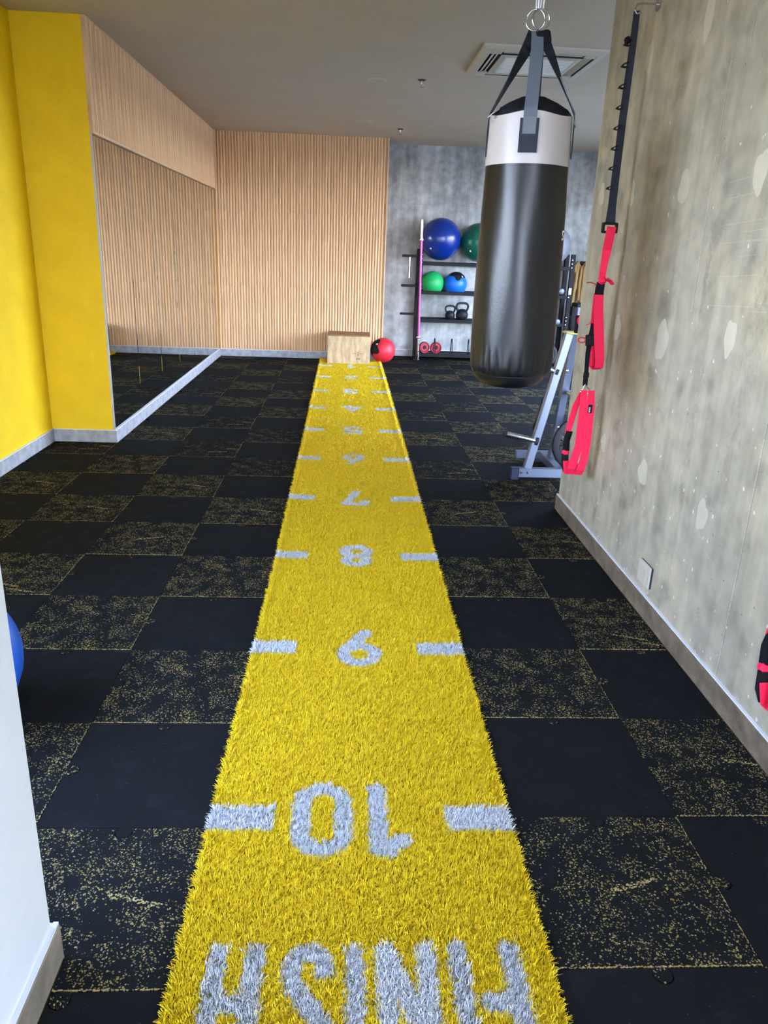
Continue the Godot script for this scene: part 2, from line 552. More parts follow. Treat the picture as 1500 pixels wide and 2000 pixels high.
	M.med_green = mat(c8(22, 164, 84), 0.5)
	M.med_blue = mat(c8(10, 104, 218), 0.42)
	M.med_red = mat(c8(206, 34, 50), 0.5)
	M.plate_red = mat(c8(172, 26, 44), 0.5)
	M.hemp = triplanar(mottled_image(68, c8(176, 140, 92), 0.6, 0.15), 0.9, 12.0, 0.1)
	M.hemp_thin = mat(c8(196, 176, 84), 0.8)
	M.grey_panel = mat(c8(132, 136, 150), 0.5)
	M.print_white = mat(c8(236, 236, 240), 0.5)
	M.print_brown = mat(c8(142, 112, 78), 0.7)
	M.glass = mat(Color(0.9, 0.95, 0.95, 0.06), 0.0, 0.0, 0.5)
	M.glass.transparency = BaseMaterial3D.TRANSPARENCY_ALPHA
	M.frame_dark = mat(c8(60, 62, 66), 0.4, 0.5)

# ================================================================ start
func _ready() -> void:
	rng.seed = 20240
	# camera
	var cam := Camera3D.new()
	cam.name = "camera"
	cam.fov = rad_to_deg(2.0 * atan(1000.0 / 1486.14))
	cam.keep_aspect = Camera3D.KEEP_HEIGHT
	cam.near = 0.05
	cam.far = 200.0
	cam.position = Vector3(0, 1.558, 0)
	cam.rotation = Vector3(-0.33096, -0.05771, 0.03823)
	add_child(cam)
	cam.current = true
	# daylight: an even, pale blue sky seen through the glazing; no direct sun
	var sky_mat := ProceduralSkyMaterial.new()
	sky_mat.sky_top_color = Color(0.62, 0.75, 0.98)
	sky_mat.sky_horizon_color = Color(0.88, 0.93, 1.0)
	sky_mat.sky_curve = 0.25
	sky_mat.ground_bottom_color = Color(0.55, 0.54, 0.52)
	sky_mat.ground_horizon_color = Color(0.8, 0.8, 0.8)
	sky_mat.sky_energy_multiplier = 1.0
	var sky := Sky.new()
	sky.sky_material = sky_mat
	var env := Environment.new()
	env.background_mode = Environment.BG_SKY
	env.sky = sky
	env.background_energy_multiplier = 41.0
	env.tonemap_mode = Environment.TONE_MAPPER_LINEAR
	env.tonemap_exposure = 1.0
	env.sdfgi_enabled = true
	env.ssao_enabled = true
	env.ssil_enabled = true
	var we := WorldEnvironment.new()
	we.name = "world_environment"
	we.environment = env
	add_child(we)

	make_materials()
	build_shell()
	build_floor()
	build_turf()
	build_mirrors()
	build_ceiling_fittings()
	build_bag()
	build_rack()
	build_plyo_box()
	build_weight_tree()
	build_trainers()
	build_small_things()

# ================================================================ shell
func build_shell() -> void:
	var lo_z := Z_FRONT + 0.2
	# near concrete wall: one box whose room face carries the poured-concrete image
	var b := MB.new()
	var x0 := X_RIGHT
	var x1 := X_RIGHT + 0.2
	var za := Z_RIGHT_END
	var zb := Z_RIGHT_NEAR
	b.quad(Vector3(x0, 0, za), Vector3(x0, 0, zb), Vector3(x0, CEIL, zb), Vector3(x0, CEIL, za), Vector3.LEFT, Vector2(0, 1), Vector2(1, 1), Vector2(1, 0), Vector2(0, 0))
	b.quad(Vector3(x1, 0, za), Vector3(x1, 0, zb), Vector3(x1, CEIL, zb), Vector3(x1, CEIL, za), Vector3.RIGHT, Vector2(1, 1), Vector2(0, 1), Vector2(0, 0), Vector2(1, 0))
	b.quad(Vector3(x0, 0, za), Vector3(x1, 0, za), Vector3(x1, CEIL, za), Vector3(x0, CEIL, za), Vector3.FORWARD, Vector2(0, 1), Vector2(0.033, 1), Vector2(0.033, 0), Vector2(0, 0))
	b.quad(Vector3(x0, 0, zb), Vector3(x1, 0, zb), Vector3(x1, CEIL, zb), Vector3(x0, CEIL, zb), Vector3.BACK, Vector2(0, 1), Vector2(0.033, 1), Vector2(0.033, 0), Vector2(0, 0))
	b.quad(Vector3(x0, 0, za), Vector3(x1, 0, za), Vector3(x1, 0, zb), Vector3(x0, 0, zb), Vector3.DOWN)
	b.quad(Vector3(x0, CEIL, za), Vector3(x1, CEIL, za), Vector3(x1, CEIL, zb), Vector3(x0, CEIL, zb), Vector3.UP)
	struct("wall_right", b.done(), M.near_concrete)
	# concrete back wall
	b = MB.new()
	b.quad(Vector3(X_SLAT_END - 0.02, 0, Z_BACK), Vector3(X_FAR, 0, Z_BACK), Vector3(X_FAR, CEIL, Z_BACK), Vector3(X_SLAT_END - 0.02, CEIL, Z_BACK), Vector3.BACK, Vector2(0, 1), Vector2(1, 1), Vector2(1, 0), Vector2(0, 0))
	b.quad(Vector3(X_SLAT_END - 0.02, 0, Z_BACK - 0.2), Vector3(X_FAR, 0, Z_BACK - 0.2), Vector3(X_FAR, CEIL, Z_BACK - 0.2), Vector3(X_SLAT_END - 0.02, CEIL, Z_BACK - 0.2), Vector3.FORWARD, Vector2(0, 1), Vector2(1, 1), Vector2(1, 0), Vector2(0, 0))
	b.quad(Vector3(X_SLAT_END - 0.02, 0, Z_BACK), Vector3(X_FAR, 0, Z_BACK), Vector3(X_FAR, 0, Z_BACK - 0.2), Vector3(X_SLAT_END - 0.02, 0, Z_BACK - 0.2), Vector3.DOWN)
	b.quad(Vector3(X_SLAT_END - 0.02, CEIL, Z_BACK), Vector3(X_FAR, CEIL, Z_BACK), Vector3(X_FAR, CEIL, Z_BACK - 0.2), Vector3(X_SLAT_END - 0.02, CEIL, Z_BACK - 0.2), Vector3.UP)
	struct("wall_back_concrete", b.done(), M.back_concrete)
	# yellow side wall and the yellow pier
	struct("wall_left", boxmesh(Vector3(X_YELLOW - 0.15, 0, Z_PIER - 0.02), Vector3(X_YELLOW, CEIL, Z_LEFT_END)), M.yellow)
	struct("wall_left_near", boxmesh(Vector3(X_YELLOW - 0.15, 0, 1.2), Vector3(X_YELLOW, CEIL, Z_FRONT + 0.2)), M.white_wall)
	struct("wall_pier", boxmesh(Vector3(X_YELLOW - 0.15, 0, Z_SLAT - 0.6), Vector3(X_MIRROR - 0.012, CEIL, Z_PIER)), M.yellow)
	# white partition beside the camera
	struct("wall_partition", boxmesh(Vector3(X_PART - 0.15, 0, Z_PART), Vector3(X_PART, CEIL, Z_FRONT), 0.004), M.white_wall)
	# wall closing the wider part of the room behind the concrete wall
	struct("wall_side", boxmesh(Vector3(X_RIGHT + 0.2, 2.65, -2.0), Vector3(X_FAR, CEIL, -1.8)), M.white_wall)
	window("window_5", Vector3(X_RIGHT + 0.2, 0, -1.9), Vector3(X_FAR, 0, -1.9), 3, 0.06, 2.6)
	struct("wall_far_right", boxmesh(Vector3(X_FAR, 0, -6.6), Vector3(X_FAR + 0.2, CEIL, -1.8)), M.white_wall)
	struct("wall_far_corner", boxmesh(Vector3(X_FAR, 0, Z_BACK - 0.2), Vector3(X_FAR + 0.2, CEIL, -10.7)), M.white_wall)
	# slatted feature wall: core, slats, edge trims
	var fw := struct_node("wall_back")
	part(fw, "backing_board", boxmesh(Vector3(X_MIRROR - 0.012, 0, Z_SLAT - 0.6), Vector3(X_SLAT_END - 0.004, CEIL, Z_SLAT - 0.014)), M.slat_back)
	var sl := slat_mesh(0.1, CEIL)
	var n := int((X_SLAT_END - 0.02 - X_MIRROR) / 0.04)
	for k in n:
		var s := part(fw, "slat", sl, M.slat[(k * 7 + k / 3) % 4], Vector3(X_MIRROR + 0.02 + k * 0.04, 0, Z_SLAT - 0.014))
	part(fw, "edge_trim", boxmesh(Vector3(X_SLAT_END - 0.02, 0.1, Z_SLAT - 0.02), Vector3(X_SLAT_END, CEIL, Z_SLAT + 0.004), 0.003), M.wood_trim)
	# bulkhead over the mirrors, slatted on its room side
	var bh := struct_node("wall_bulkhead")
	part(bh, "backing_board", boxmesh(Vector3(X_MIRROR - 0.012, H_BULK, Z_SLAT + 0.004), Vector3(X_MIRROR + 0.004, CEIL, Z_PIER)), M.slat_back)
	var sb := slat_mesh(H_BULK + 0.02, CEIL)
	n = int((Z_PIER - 0.03 - Z_SLAT) / 0.04)
	for k in n:
		var s := part(bh, "slat", sb, M.slat[(k * 5 + k / 4) % 4], Vector3(X_MIRROR + 0.004, 0, Z_PIER - 0.05 - k * 0.04))
		s.rotation.y = PI / 2
	part(bh, "edge_trim", boxmesh(Vector3(X_MIRROR - 0.012, H_BULK, Z_PIER - 0.03), Vector3(X_MIRROR + 0.018, CEIL, Z_PIER + 0.004), 0.003), M.wood_trim)
	part(bh, "bottom_trim", boxmesh(Vector3(X_MIRROR + 0.004, H_BULK, Z_SLAT + 0.006), Vector3(X_MIRROR + 0.018, H_BULK + 0.02, Z_PIER - 0.03), 0.002), M.wood_trim)
	# ceiling
	var cl := MB.new()
	var ca := Vector3(X_YELLOW - 0.15, CEIL, Z_BACK - 0.2)
	cl.box((ca + Vector3(1.6, CEIL + 0.2, lo_z)) * 0.5, Vector3(1.6, CEIL + 0.2, lo_z) - ca)
	cl.box(Vector3((1.6 + X_FAR + 0.2) * 0.5, CEIL + 0.1, (Z_BACK - 0.2 - 1.8) * 0.5), Vector3(X_FAR + 0.2 - 1.6, 0.2, -1.8 - Z_BACK + 0.2))
	struct("ceiling", cl.done(), M.ceiling)
	# skirting
	skirting("baseboard_left", Vector3(X_YELLOW, 0, Z_PIER), Vector3(X_YELLOW, 0, Z_LEFT_END), Vector3.RIGHT, M.skirting)
	skirting("baseboard_pier", Vector3(X_YELLOW, 0, Z_PIER), Vector3(X_MIRROR, 0, Z_PIER), Vector3.BACK, M.skirting)
	skirting("baseboard_mirror", Vector3(X_MIRROR - 0.012, 0, Z_SLAT), Vector3(X_MIRROR - 0.012, 0, Z_PIER + 0.014), Vector3.RIGHT, M.skirting, 0.028)
	skirting("baseboard_back", Vector3(X_MIRROR, 0, Z_SLAT - 0.014), Vector3(X_SLAT_END, 0, Z_SLAT - 0.014), Vector3.BACK, M.skirting, 0.024)
	skirting("baseboard_back_concrete", Vector3(X_SLAT_END, 0, Z_BACK), Vector3(X_FAR, 0, Z_BACK), Vector3.BACK, M.skirting)
	skirting("baseboard_right", Vector3(X_RIGHT, 0, Z_RIGHT_END - 0.014), Vector3(X_RIGHT, 0, Z_RIGHT_NEAR), Vector3.LEFT, M.skirting_dark)
	skirting("baseboard_right_end", Vector3(X_RIGHT, 0, Z_RIGHT_END), Vector3(X_RIGHT + 0.2, 0, Z_RIGHT_END), Vector3.FORWARD, M.skirting_dark)
	skirting("baseboard_partition", Vector3(X_PART, 0, Z_PART - 0.014), Vector3(X_PART, 0, Z_FRONT), Vector3.RIGHT, M.skirting_brown)
	skirting("baseboard_partition_end", Vector3(X_PART - 0.15, 0, Z_PART), Vector3(X_PART, 0, Z_PART), Vector3.FORWARD, M.skirting_brown)
	# glazed front behind the camera, and the glazed side of the wider part
	window("window_1", Vector3(X_PART, 0, Z_FRONT + 0.1), Vector3(1.6, 0, Z_FRONT + 0.1), 1, 0.06, 2.7)
	window("window_6", Vector3(X_RIGHT + 0.1, 0, 1.1), Vector3(X_RIGHT + 0.1, 0, Z_FRONT), 2, 0.06, 2.3)  # unseen glazing, added to light the partition and the bag from the right
	struct("wall_right_near", boxmesh(Vector3(X_RIGHT, 0, Z_RIGHT_NEAR), Vector3(X_RIGHT + 0.2, CEIL, 1.1)), M.white_wall)
	struct("trim_5", boxmesh(Vector3(X_RIGHT, 2.35, 1.1), Vector3(X_RIGHT + 0.2, CEIL, Z_FRONT)), M.white_wall)
	window("window_2", Vector3(X_YELLOW - 0.08, 0, Z_LEFT_END), Vector3(X_YELLOW - 0.08, 0, 1.2), 3, 1.2, 2.6)
	window("window_4", Vector3(X_YELLOW, 0, Z_FRONT + 0.1), Vector3(X_PART, 0, Z_FRONT + 0.1), 2, 0.06, 2.7)  # unseen glazing, added to throw daylight onto the yellow pier
	window("window_3", Vector3(X_FAR + 0.1, 0, -6.6), Vector3(X_FAR + 0.1, 0, -10.7), 3, 0.06, 2.6)
	struct("trim_1", boxmesh(Vector3(X_YELLOW, 2.75, Z_FRONT), Vector3(1.6, CEIL, lo_z)), M.white_wall)
	struct("trim_4", boxmesh(Vector3(X_YELLOW - 0.15, 2.65, Z_LEFT_END), Vector3(X_YELLOW, CEIL, 1.2)), M.white_wall)
	struct("wall_left_sill", boxmesh(Vector3(X_YELLOW - 0.15, 0, Z_LEFT_END), Vector3(X_YELLOW, 1.12, 1.2)), M.white_wall)
	struct("trim_2", boxmesh(Vector3(X_FAR, 2.65, -10.7), Vector3(X_FAR + 0.2, CEIL, -6.6)), M.white_wall)
	# ground outside the glazing
	struct("ground_terrace", boxmesh(Vector3(-30, -0.32, -40), Vector3(40, -0.12, 30)), M.paving)

func slat_mesh(y0: float, y1: float) -> ArrayMesh:
	var b := MB.new()
	var prof := [Vector2(-0.0135, 0), Vector2(-0.0125, 0.008), Vector2(-0.008, 0.0125), Vector2(0, 0.014), Vector2(0.008, 0.0125), Vector2(0.0125, 0.008), Vector2(0.0135, 0)]
	var ns: Array[Vector3] = []
	for i in prof.size():
		var a: Vector2 = prof[maxi(i - 1, 0)]
		var c: Vector2 = prof[mini(i + 1, prof.size() - 1)]
		ns.append(Vector3(-(c.y - a.y), 0, c.x - a.x).normalized())
	for i in prof.size() - 1:
		var p: Vector2 = prof[i]
		var q: Vector2 = prof[i + 1]
		var u0 := float(i) / 6.0 * 0.3
		var u1 := float(i + 1) / 6.0 * 0.3
		b.tri(Vector3(p.x, y0, p.y), Vector3(q.x, y0, q.y), Vector3(q.x, y1, q.y), ns[i], ns[i + 1], ns[i + 1], Vector2(u0, y0), Vector2(u1, y0), Vector2(u1, y1))
		b.tri(Vector3(p.x, y0, p.y), Vector3(q.x, y1, q.y), Vector3(p.x, y1, p.y), ns[i], ns[i + 1], ns[i], Vector2(u0, y0), Vector2(u1, y1), Vector2(u0, y1))
	return b.done()

func skirting(called: String, a: Vector3, c: Vector3, out: Vector3, m: Material, depth := 0.014) -> void:
	var o := struct_node(called)
	var lo := Vector3(minf(a.x, c.x), 0, minf(a.z, c.z))
	var hi := Vector3(maxf(a.x, c.x), 0.098, maxf(a.z, c.z))
	var e := out * depth
	var l2 := lo.min(lo + e)
	var h2 := hi.max(hi + e)
	part(o, "skirting_tile", boxmesh(l2, h2, 0.002), m)
	var e2 := out * (depth - 0.003)
	part(o, "caulk_line", boxmesh(Vector3(lo.x, 0.098, lo.z).min(Vector3(lo.x, 0.098, lo.z) + e2), Vector3(hi.x, 0.104, hi.z).max(Vector3(hi.x, 0.104, hi.z) + e2)), M.caulk)

func window(called: String, a: Vector3, c: Vector3, bays: int, y0: float, y1: float) -> void:
	var o := struct_node(called)
	var dir := (c - a).normalized()
	var len := (c - a).length()
	var q := Basis(dir, Vector3.UP, dir.cross(Vector3.UP))
	var f := MB.new()
	f.box(a + dir * len * 0.5 + Vector3(0, y0 - 0.04, 0), Vector3(len, 0.08, 0.08), 0.004, q)
	f.box(a + dir * len * 0.5 + Vector3(0, y1 + 0.025, 0), Vector3(len, 0.05, 0.08), 0.004, q)
	for k in bays + 1:
		f.box(a + dir * clampf(len * k / bays, 0.03, len - 0.03) + Vector3(0, (y0 + y1) * 0.5, 0), Vector3(0.05, y1 - y0, 0.08), 0.004, q)
	part(o, "window_frame", f.done(), M.frame_dark)
	for k in bays:
		var g := MB.new()
		g.box(a + dir * len * (k + 0.5) / bays + Vector3(0, (y0 + y1) * 0.5, 0), Vector3(len / bays - 0.05, y1 - y0, 0.008), 0.0, q)
		part(o, "window_pane", g.done(), M.glass)

# ================================================================ floor
func tile_outline(socket := true) -> PackedVector2Array:
	# square of 0.5 m with round tabs on +x and +z and matching sockets on -x and -z
	var g := 0.0012
	var r := 0.024
	var out := PackedVector2Array()
	var lo := g
	var hi := 0.5 - g
	out.append(Vector2(lo, lo))
	# -z side: socket
	out.append(Vector2(0.25 - 0.017 - g, lo))
	for k in 9:
		var a := PI + 0.75 - (PI + 1.5) * k / 8.0
		out.append(Vector2(0.25 + cos(a) * (r + g), lo + 0.017 + sin(a) * (r + g)))
	out.append(Vector2(0.25 + 0.017 + g, lo))
	out.append(Vector2(hi, lo))
	# +x side: tab
	out.append(Vector2(hi, 0.25 - 0.017 + g))
	for k in 9:
		var a := -PI / 2 - 0.75 + (PI + 1.5) * k / 8.0
		out.append(Vector2(0.5 + 0.017 + cos(a) * (r - g), 0.25 + sin(a) * (r - g)))
	out.append(Vector2(hi, 0.25 + 0.017 - g))
	out.append(Vector2(hi, hi))
	# +z side: tab
	out.append(Vector2(0.25 + 0.017 - g, hi))
	for k in 9:
		var a := -0.75 + (PI + 1.5) * k / 8.0
		out.append(Vector2(0.25 + cos(a) * (r - g), 0.5 + 0.017 + sin(a) * (r - g)))
	out.append(Vector2(0.25 - 0.017 + g, hi))
	out.append(Vector2(lo, hi))
	# -x side: socket
	if not socket: return out
	out.append(Vector2(lo, 0.25 + 0.017 + g))
	for k in 9:
		var a := PI / 2 + 0.75 - (PI + 1.5) * k / 8.0
		out.append(Vector2(lo + 0.017 + cos(a) * (r + g), 0.25 + sin(a) * (r + g)))
	out.append(Vector2(lo, 0.25 - 0.017 - g))
	return out

func tile_mesh(poly: PackedVector2Array) -> ArrayMesh:
	var b := MB.new()
	var t := Geometry2D.triangulate_polygon(poly)
	for k in range(0, t.size(), 3):
		var p: Array = []
		for j in 3: p.append(poly[t[k + j]])
		b.tri(Vector3(p[0].x, 0, p[0].y), Vector3(p[1].x, 0, p[1].y), Vector3(p[2].x, 0, p[2].y), Vector3.UP, Vector3.UP, Vector3.UP, p[0] * 2.0, p[1] * 2.0, p[2] * 2.0)
	var ccw := not Geometry2D.is_polygon_clockwise(poly)
	for k in poly.size():
		var p := poly[k]
		var q := poly[(k + 1) % poly.size()]
		var d := (q - p).normalized()
		var n := Vector3(d.y, 0, -d.x)
		if not ccw: n = -n
		var rnd := Vector2(0.5, 0.5)
		b.quad(Vector3(p.x, -0.018, p.y), Vector3(q.x, -0.018, q.y), Vector3(q.x, 0, q.y), Vector3(p.x, 0, p.y), n, p * 2.0, q * 2.0, q * 2.0, p * 2.0)
	return b.done()

func build_floor() -> void:
	var f := struct_node("floor")
	part(f, "floor_slab", boxmesh(Vector3(X_YELLOW - 0.15, -0.118, Z_BACK - 0.2), Vector3(1.6, -0.018, Z_FRONT + 0.2)), M.slab)
	part(f, "floor_slab", boxmesh(Vector3(1.6, -0.118, Z_BACK - 0.2), Vector3(X_FAR + 0.2, -0.018, -1.8)), M.slab)
	var outlines := [tile_outline(), tile_outline(false)]
	var wholes := [tile_mesh(outlines[0]), tile_mesh(outlines[1])]
	var fields := [
		# origin x, columns, origin z, first row, rows, region to keep (x0, z0, x1, z1), parity
		[-0.84, 0, -4, -1.26, -11, 21, Rect2(X_YELLOW + 0.014, Z_SLAT + 0.012, -0.352 - X_YELLOW - 0.014, 1.5 - Z_SLAT), 0],
		[0.51, 0, 8, -1.30, -11, 22, Rect2(0.494, Z_BACK + 0.016, X_FAR - 0.51, 1.5 - Z_BACK), 0],
	]
	for fd in fields:
		var left: bool = fd[2] < 0
		for row in range(fd[4], fd[5]):
			for col in (4 if left else 8):
				var x: float = fd[0] + (-0.5 if left else 0.5) * col
				var z: float = fd[3] - 0.5 * (row + 1)
				# what of this tile lies inside the room
				var lim: Rect2 = fd[6]
				var pieces: Array = [lim]
				if left:
					var back := Rect2(X_MIRROR + 0.018, lim.position.y, -0.352 - X_MIRROR - 0.018, Z_PIER + 0.016 - lim.position.y)
					var mid := Rect2(X_YELLOW + 0.014, Z_PIER + 0.016, -0.352 - X_YELLOW - 0.014, Z_PART - 0.016 - Z_PIER - 0.016)
					var near := Rect2(X_PART + 0.016, Z_PART - 0.016, -0.352 - X_PART - 0.016, Z_FRONT - Z_PART)
					pieces = [back, mid, near]
				else:
					pieces = [Rect2(0.494, lim.position.y, X_FAR - 0.494, Z_RIGHT_END - 0.016 - lim.position.y), Rect2(0.494, Z_RIGHT_END - 0.016, X_RIGHT - 0.016 - 0.494, Z_RIGHT_NEAR - Z_RIGHT_END + 0.016), Rect2(0.494, Z_RIGHT_NEAR, X_RIGHT + 0.05 - 0.494, Z_FRONT - Z_RIGHT_NEAR), Rect2(X_RIGHT + 0.2, Z_RIGHT_END - 0.016, X_FAR - X_RIGHT - 0.2, -2.0 - Z_RIGHT_END)]
				var inside := PackedVector2Array()
				var plain_side := 1 if not left and col == 0 else 0
				var outline: PackedVector2Array = outlines[plain_side]
				var me: Mesh = wholes[plain_side]
				var box := Rect2(x, z, 0.5, 0.5)
				var cells: Array = []
				var full := false
				for pc: Rect2 in pieces:
					if pc.encloses(Rect2(x, z, 0.542, 0.542)): full = true
				if not full:
					for pc: Rect2 in pieces:
						if not pc.intersects(Rect2(x + 0.008, z + 0.008, 0.484, 0.484)): continue
						var o2 := Vector2(x, z)
						var clip := PackedVector2Array([pc.position - o2, Vector2(pc.end.x, pc.position.y) - o2, pc.end - o2, Vector2(pc.position.x, pc.end.y) - o2])
						for c in Geometry2D.intersect_polygons(outline, clip):
							if not Geometry2D.is_polygon_clockwise(c): cells.append(c)
					if cells.is_empty(): continue
					# joined into one outline where a tile runs round a corner
					var joined: PackedVector2Array = cells[0]
					for k in range(1, cells.size()):
						var un := Geometry2D.merge_polygons(joined, cells[k])
						joined = un[0]
					me = tile_mesh(joined)
				var fleck := (row + col) % 2 == 0
				var m: Material = M.speckle[rng.randi() % 4 + (2 if z < -5.6 else 0)] if fleck else M.rubber[rng.randi() % 3]
				part(f, "rubber_tile", me, m, Vector3(x, rng.randf_range(-0.0006, 0.0006), z))

# ================================================================ turf
const TURF_Z0 := -11.42
const TURF_Z1 := -0.45

func turf_left(z: float) -> float:
	var t := [[-11.42, -0.340], [-10.7, -0.338], [-7.0, -0.326], [-3.8, -0.326], [-2.8, -0.333], [-1.79, -0.345], [-0.45, -0.348]]
	for i in t.size() - 1:
		if z <= t[i + 1][0]: return lerpf(t[i][1], t[i + 1][1], clampf((z - t[i][0]) / (t[i + 1][0] - t[i][0]), 0, 1))
	return -0.348

func seg_dist(p: Vector2, a: Vector2, b: Vector2) -> float:
	var t := clampf((p - a).dot(b - a) / (b - a).length_squared(), 0, 1)
	return p.distance_to(a + (b - a) * t)

func arc(c: Vector2, rx: float, ry: float, a0: float, a1: float, n := 14) -> Array:
	var o: Array = []
	for k in n + 1:
		var a := deg_to_rad(lerpf(a0, a1, float(k) / n))
		o.append(c + Vector2(cos(a) * rx, sin(a) * ry))
	return o

func glyphs() -> Dictionary:
	# centre lines of the strokes, upright, in metres; x right, y up, centre of the figure at the origin
	var G := {}
	G["0"] = [arc(Vector2(0, 0.062), 0.061, 0.060, 0, 180) + arc(Vector2(0, -0.062), 0.061, 0.060, 180, 360) + [Vector2(0.061, 0.062)]]
	G["1"] = [[Vector2(-0.048, 0.085), Vector2(-0.012, 0.122), Vector2(0.018, 0.122), Vector2(0.018, -0.122)]]
	G["2"] = [arc(Vector2(0, 0.058), 0.06, 0.064, 170, -25) + [Vector2(-0.062, -0.12), Vector2(0.066, -0.12)]]
	G["3"] = [arc(Vector2(0, 0.062), 0.058, 0.058, 160, -90) + arc(Vector2(0, -0.06), 0.062, 0.062, 90, -160)]
	G["4"] = [[Vector2(0.005, 0.125), Vector2(-0.072, -0.06), Vector2(0.078, -0.06)], [Vector2(0.034, 0.01), Vector2(0.034, -0.125)]]
	G["5"] = [[Vector2(0.06, 0.12), Vector2(-0.05, 0.12), Vector2(-0.055, 0.015)] + arc(Vector2(0, -0.05), 0.062, 0.072, 110, -150)]
	G["6"] = [arc(Vector2(0, -0.055), 0.063, 0.068, 0, 360, 22), [Vector2(0.028, 0.125), Vector2(-0.056, -0.025)]]
	G["7"] = [[Vector2(-0.066, 0.07), Vector2(-0.066, 0.12), Vector2(0.062, 0.12), Vector2(-0.012, -0.125)]]
	G["8"] = [arc(Vector2(0, 0.064), 0.056, 0.058, 0, 360, 22), arc(Vector2(0, -0.06), 0.062, 0.062, 0, 360, 22)]
	G["9"] = [arc(Vector2(0, 0.055), 0.063, 0.068, 0, 360, 22), [Vector2(-0.028, -0.125), Vector2(0.056, 0.025)]]
	return G

func finish_strokes() -> Array:
	# world positions of each letter's centre line: word turned round, as seen from the start; local y grows towards the camera
	var t := 0.128
	return [
		["F", [[Vector2(0.410, -t), Vector2(0.410, t), Vector2(0.330, t)], [Vector2(0.410, 0.004), Vector2(0.345, 0.004)]]],
		["I", [[Vector2(0.288, -t), Vector2(0.288, t)]]],
		["N", [[Vector2(0.212, -t), Vector2(0.212, t), Vector2(0.120, -t), Vector2(0.120, t)]]],
		["I", [[Vector2(0.048, -t), Vector2(0.048, t)]]],
		["S", [[Vector2(-0.022, -0.078)] + arc(Vector2(-0.059, -0.086), 0.037, 0.042, 0, -180, 10) + [Vector2(-0.094, -0.05), Vector2(-0.024, 0.05)] + arc(Vector2(-0.059, 0.086), 0.037, 0.042, 0, 180, 10) + [Vector2(-0.096, 0.078)]]],
		["H", [[Vector2(-0.182, -t), Vector2(-0.182, t)], [Vector2(-0.266, -t), Vector2(-0.266, t)], [Vector2(-0.182, 0), Vector2(-0.266, 0)]]],
	]

func tuft_mesh(seed_: int, tone: Array) -> ArrayMesh:
	var r := RandomNumberGenerator.new()
	r.seed = seed_
	var b := MB.new()
	b.use_color = true
	for k in 9:
		var root := Vector3(r.randf_range(-0.0045, 0.0045), 0, r.randf_range(-0.0045, 0.0045))
		var an := r.randf() * TAU
		var lean := r.randf_range(0.15, 0.95)
		var L := r.randf_range(0.016, 0.025)
		var d := Vector3(cos(an), 0, sin(an))
		var side := Vector3(-sin(an), 0, cos(an)).rotated(Vector3.UP, r.randf_range(-0.7, 0.7))
		var p1 := root + (Vector3.UP * cos(lean * 0.5) + d * sin(lean * 0.5)) * L * 0.55
		var p2 := p1 + (Vector3.UP * cos(lean * 1.5) + d * sin(lean * 1.5)) * L * 0.45
		var w := r.randf_range(0.0006, 0.0009)
		var n0 := side.cross(p1 - root).normalized()
		if n0.y < 0: n0 = -n0
		var n1 := side.cross(p2 - p1).normalized()
		if n1.y < 0: n1 = -n1
		var c: Color = tone[r.randi() % tone.size()]
		b.tint = c.srgb_to_linear()
		b.quad(root - side * w, root + side * w, p1 + side * w, p1 - side * w, n0)
		b.quad(p1 - side * w, p1 + side * w, p2 + side * w * 0.45, p2 - side * w * 0.45, n1)
	return b.done()

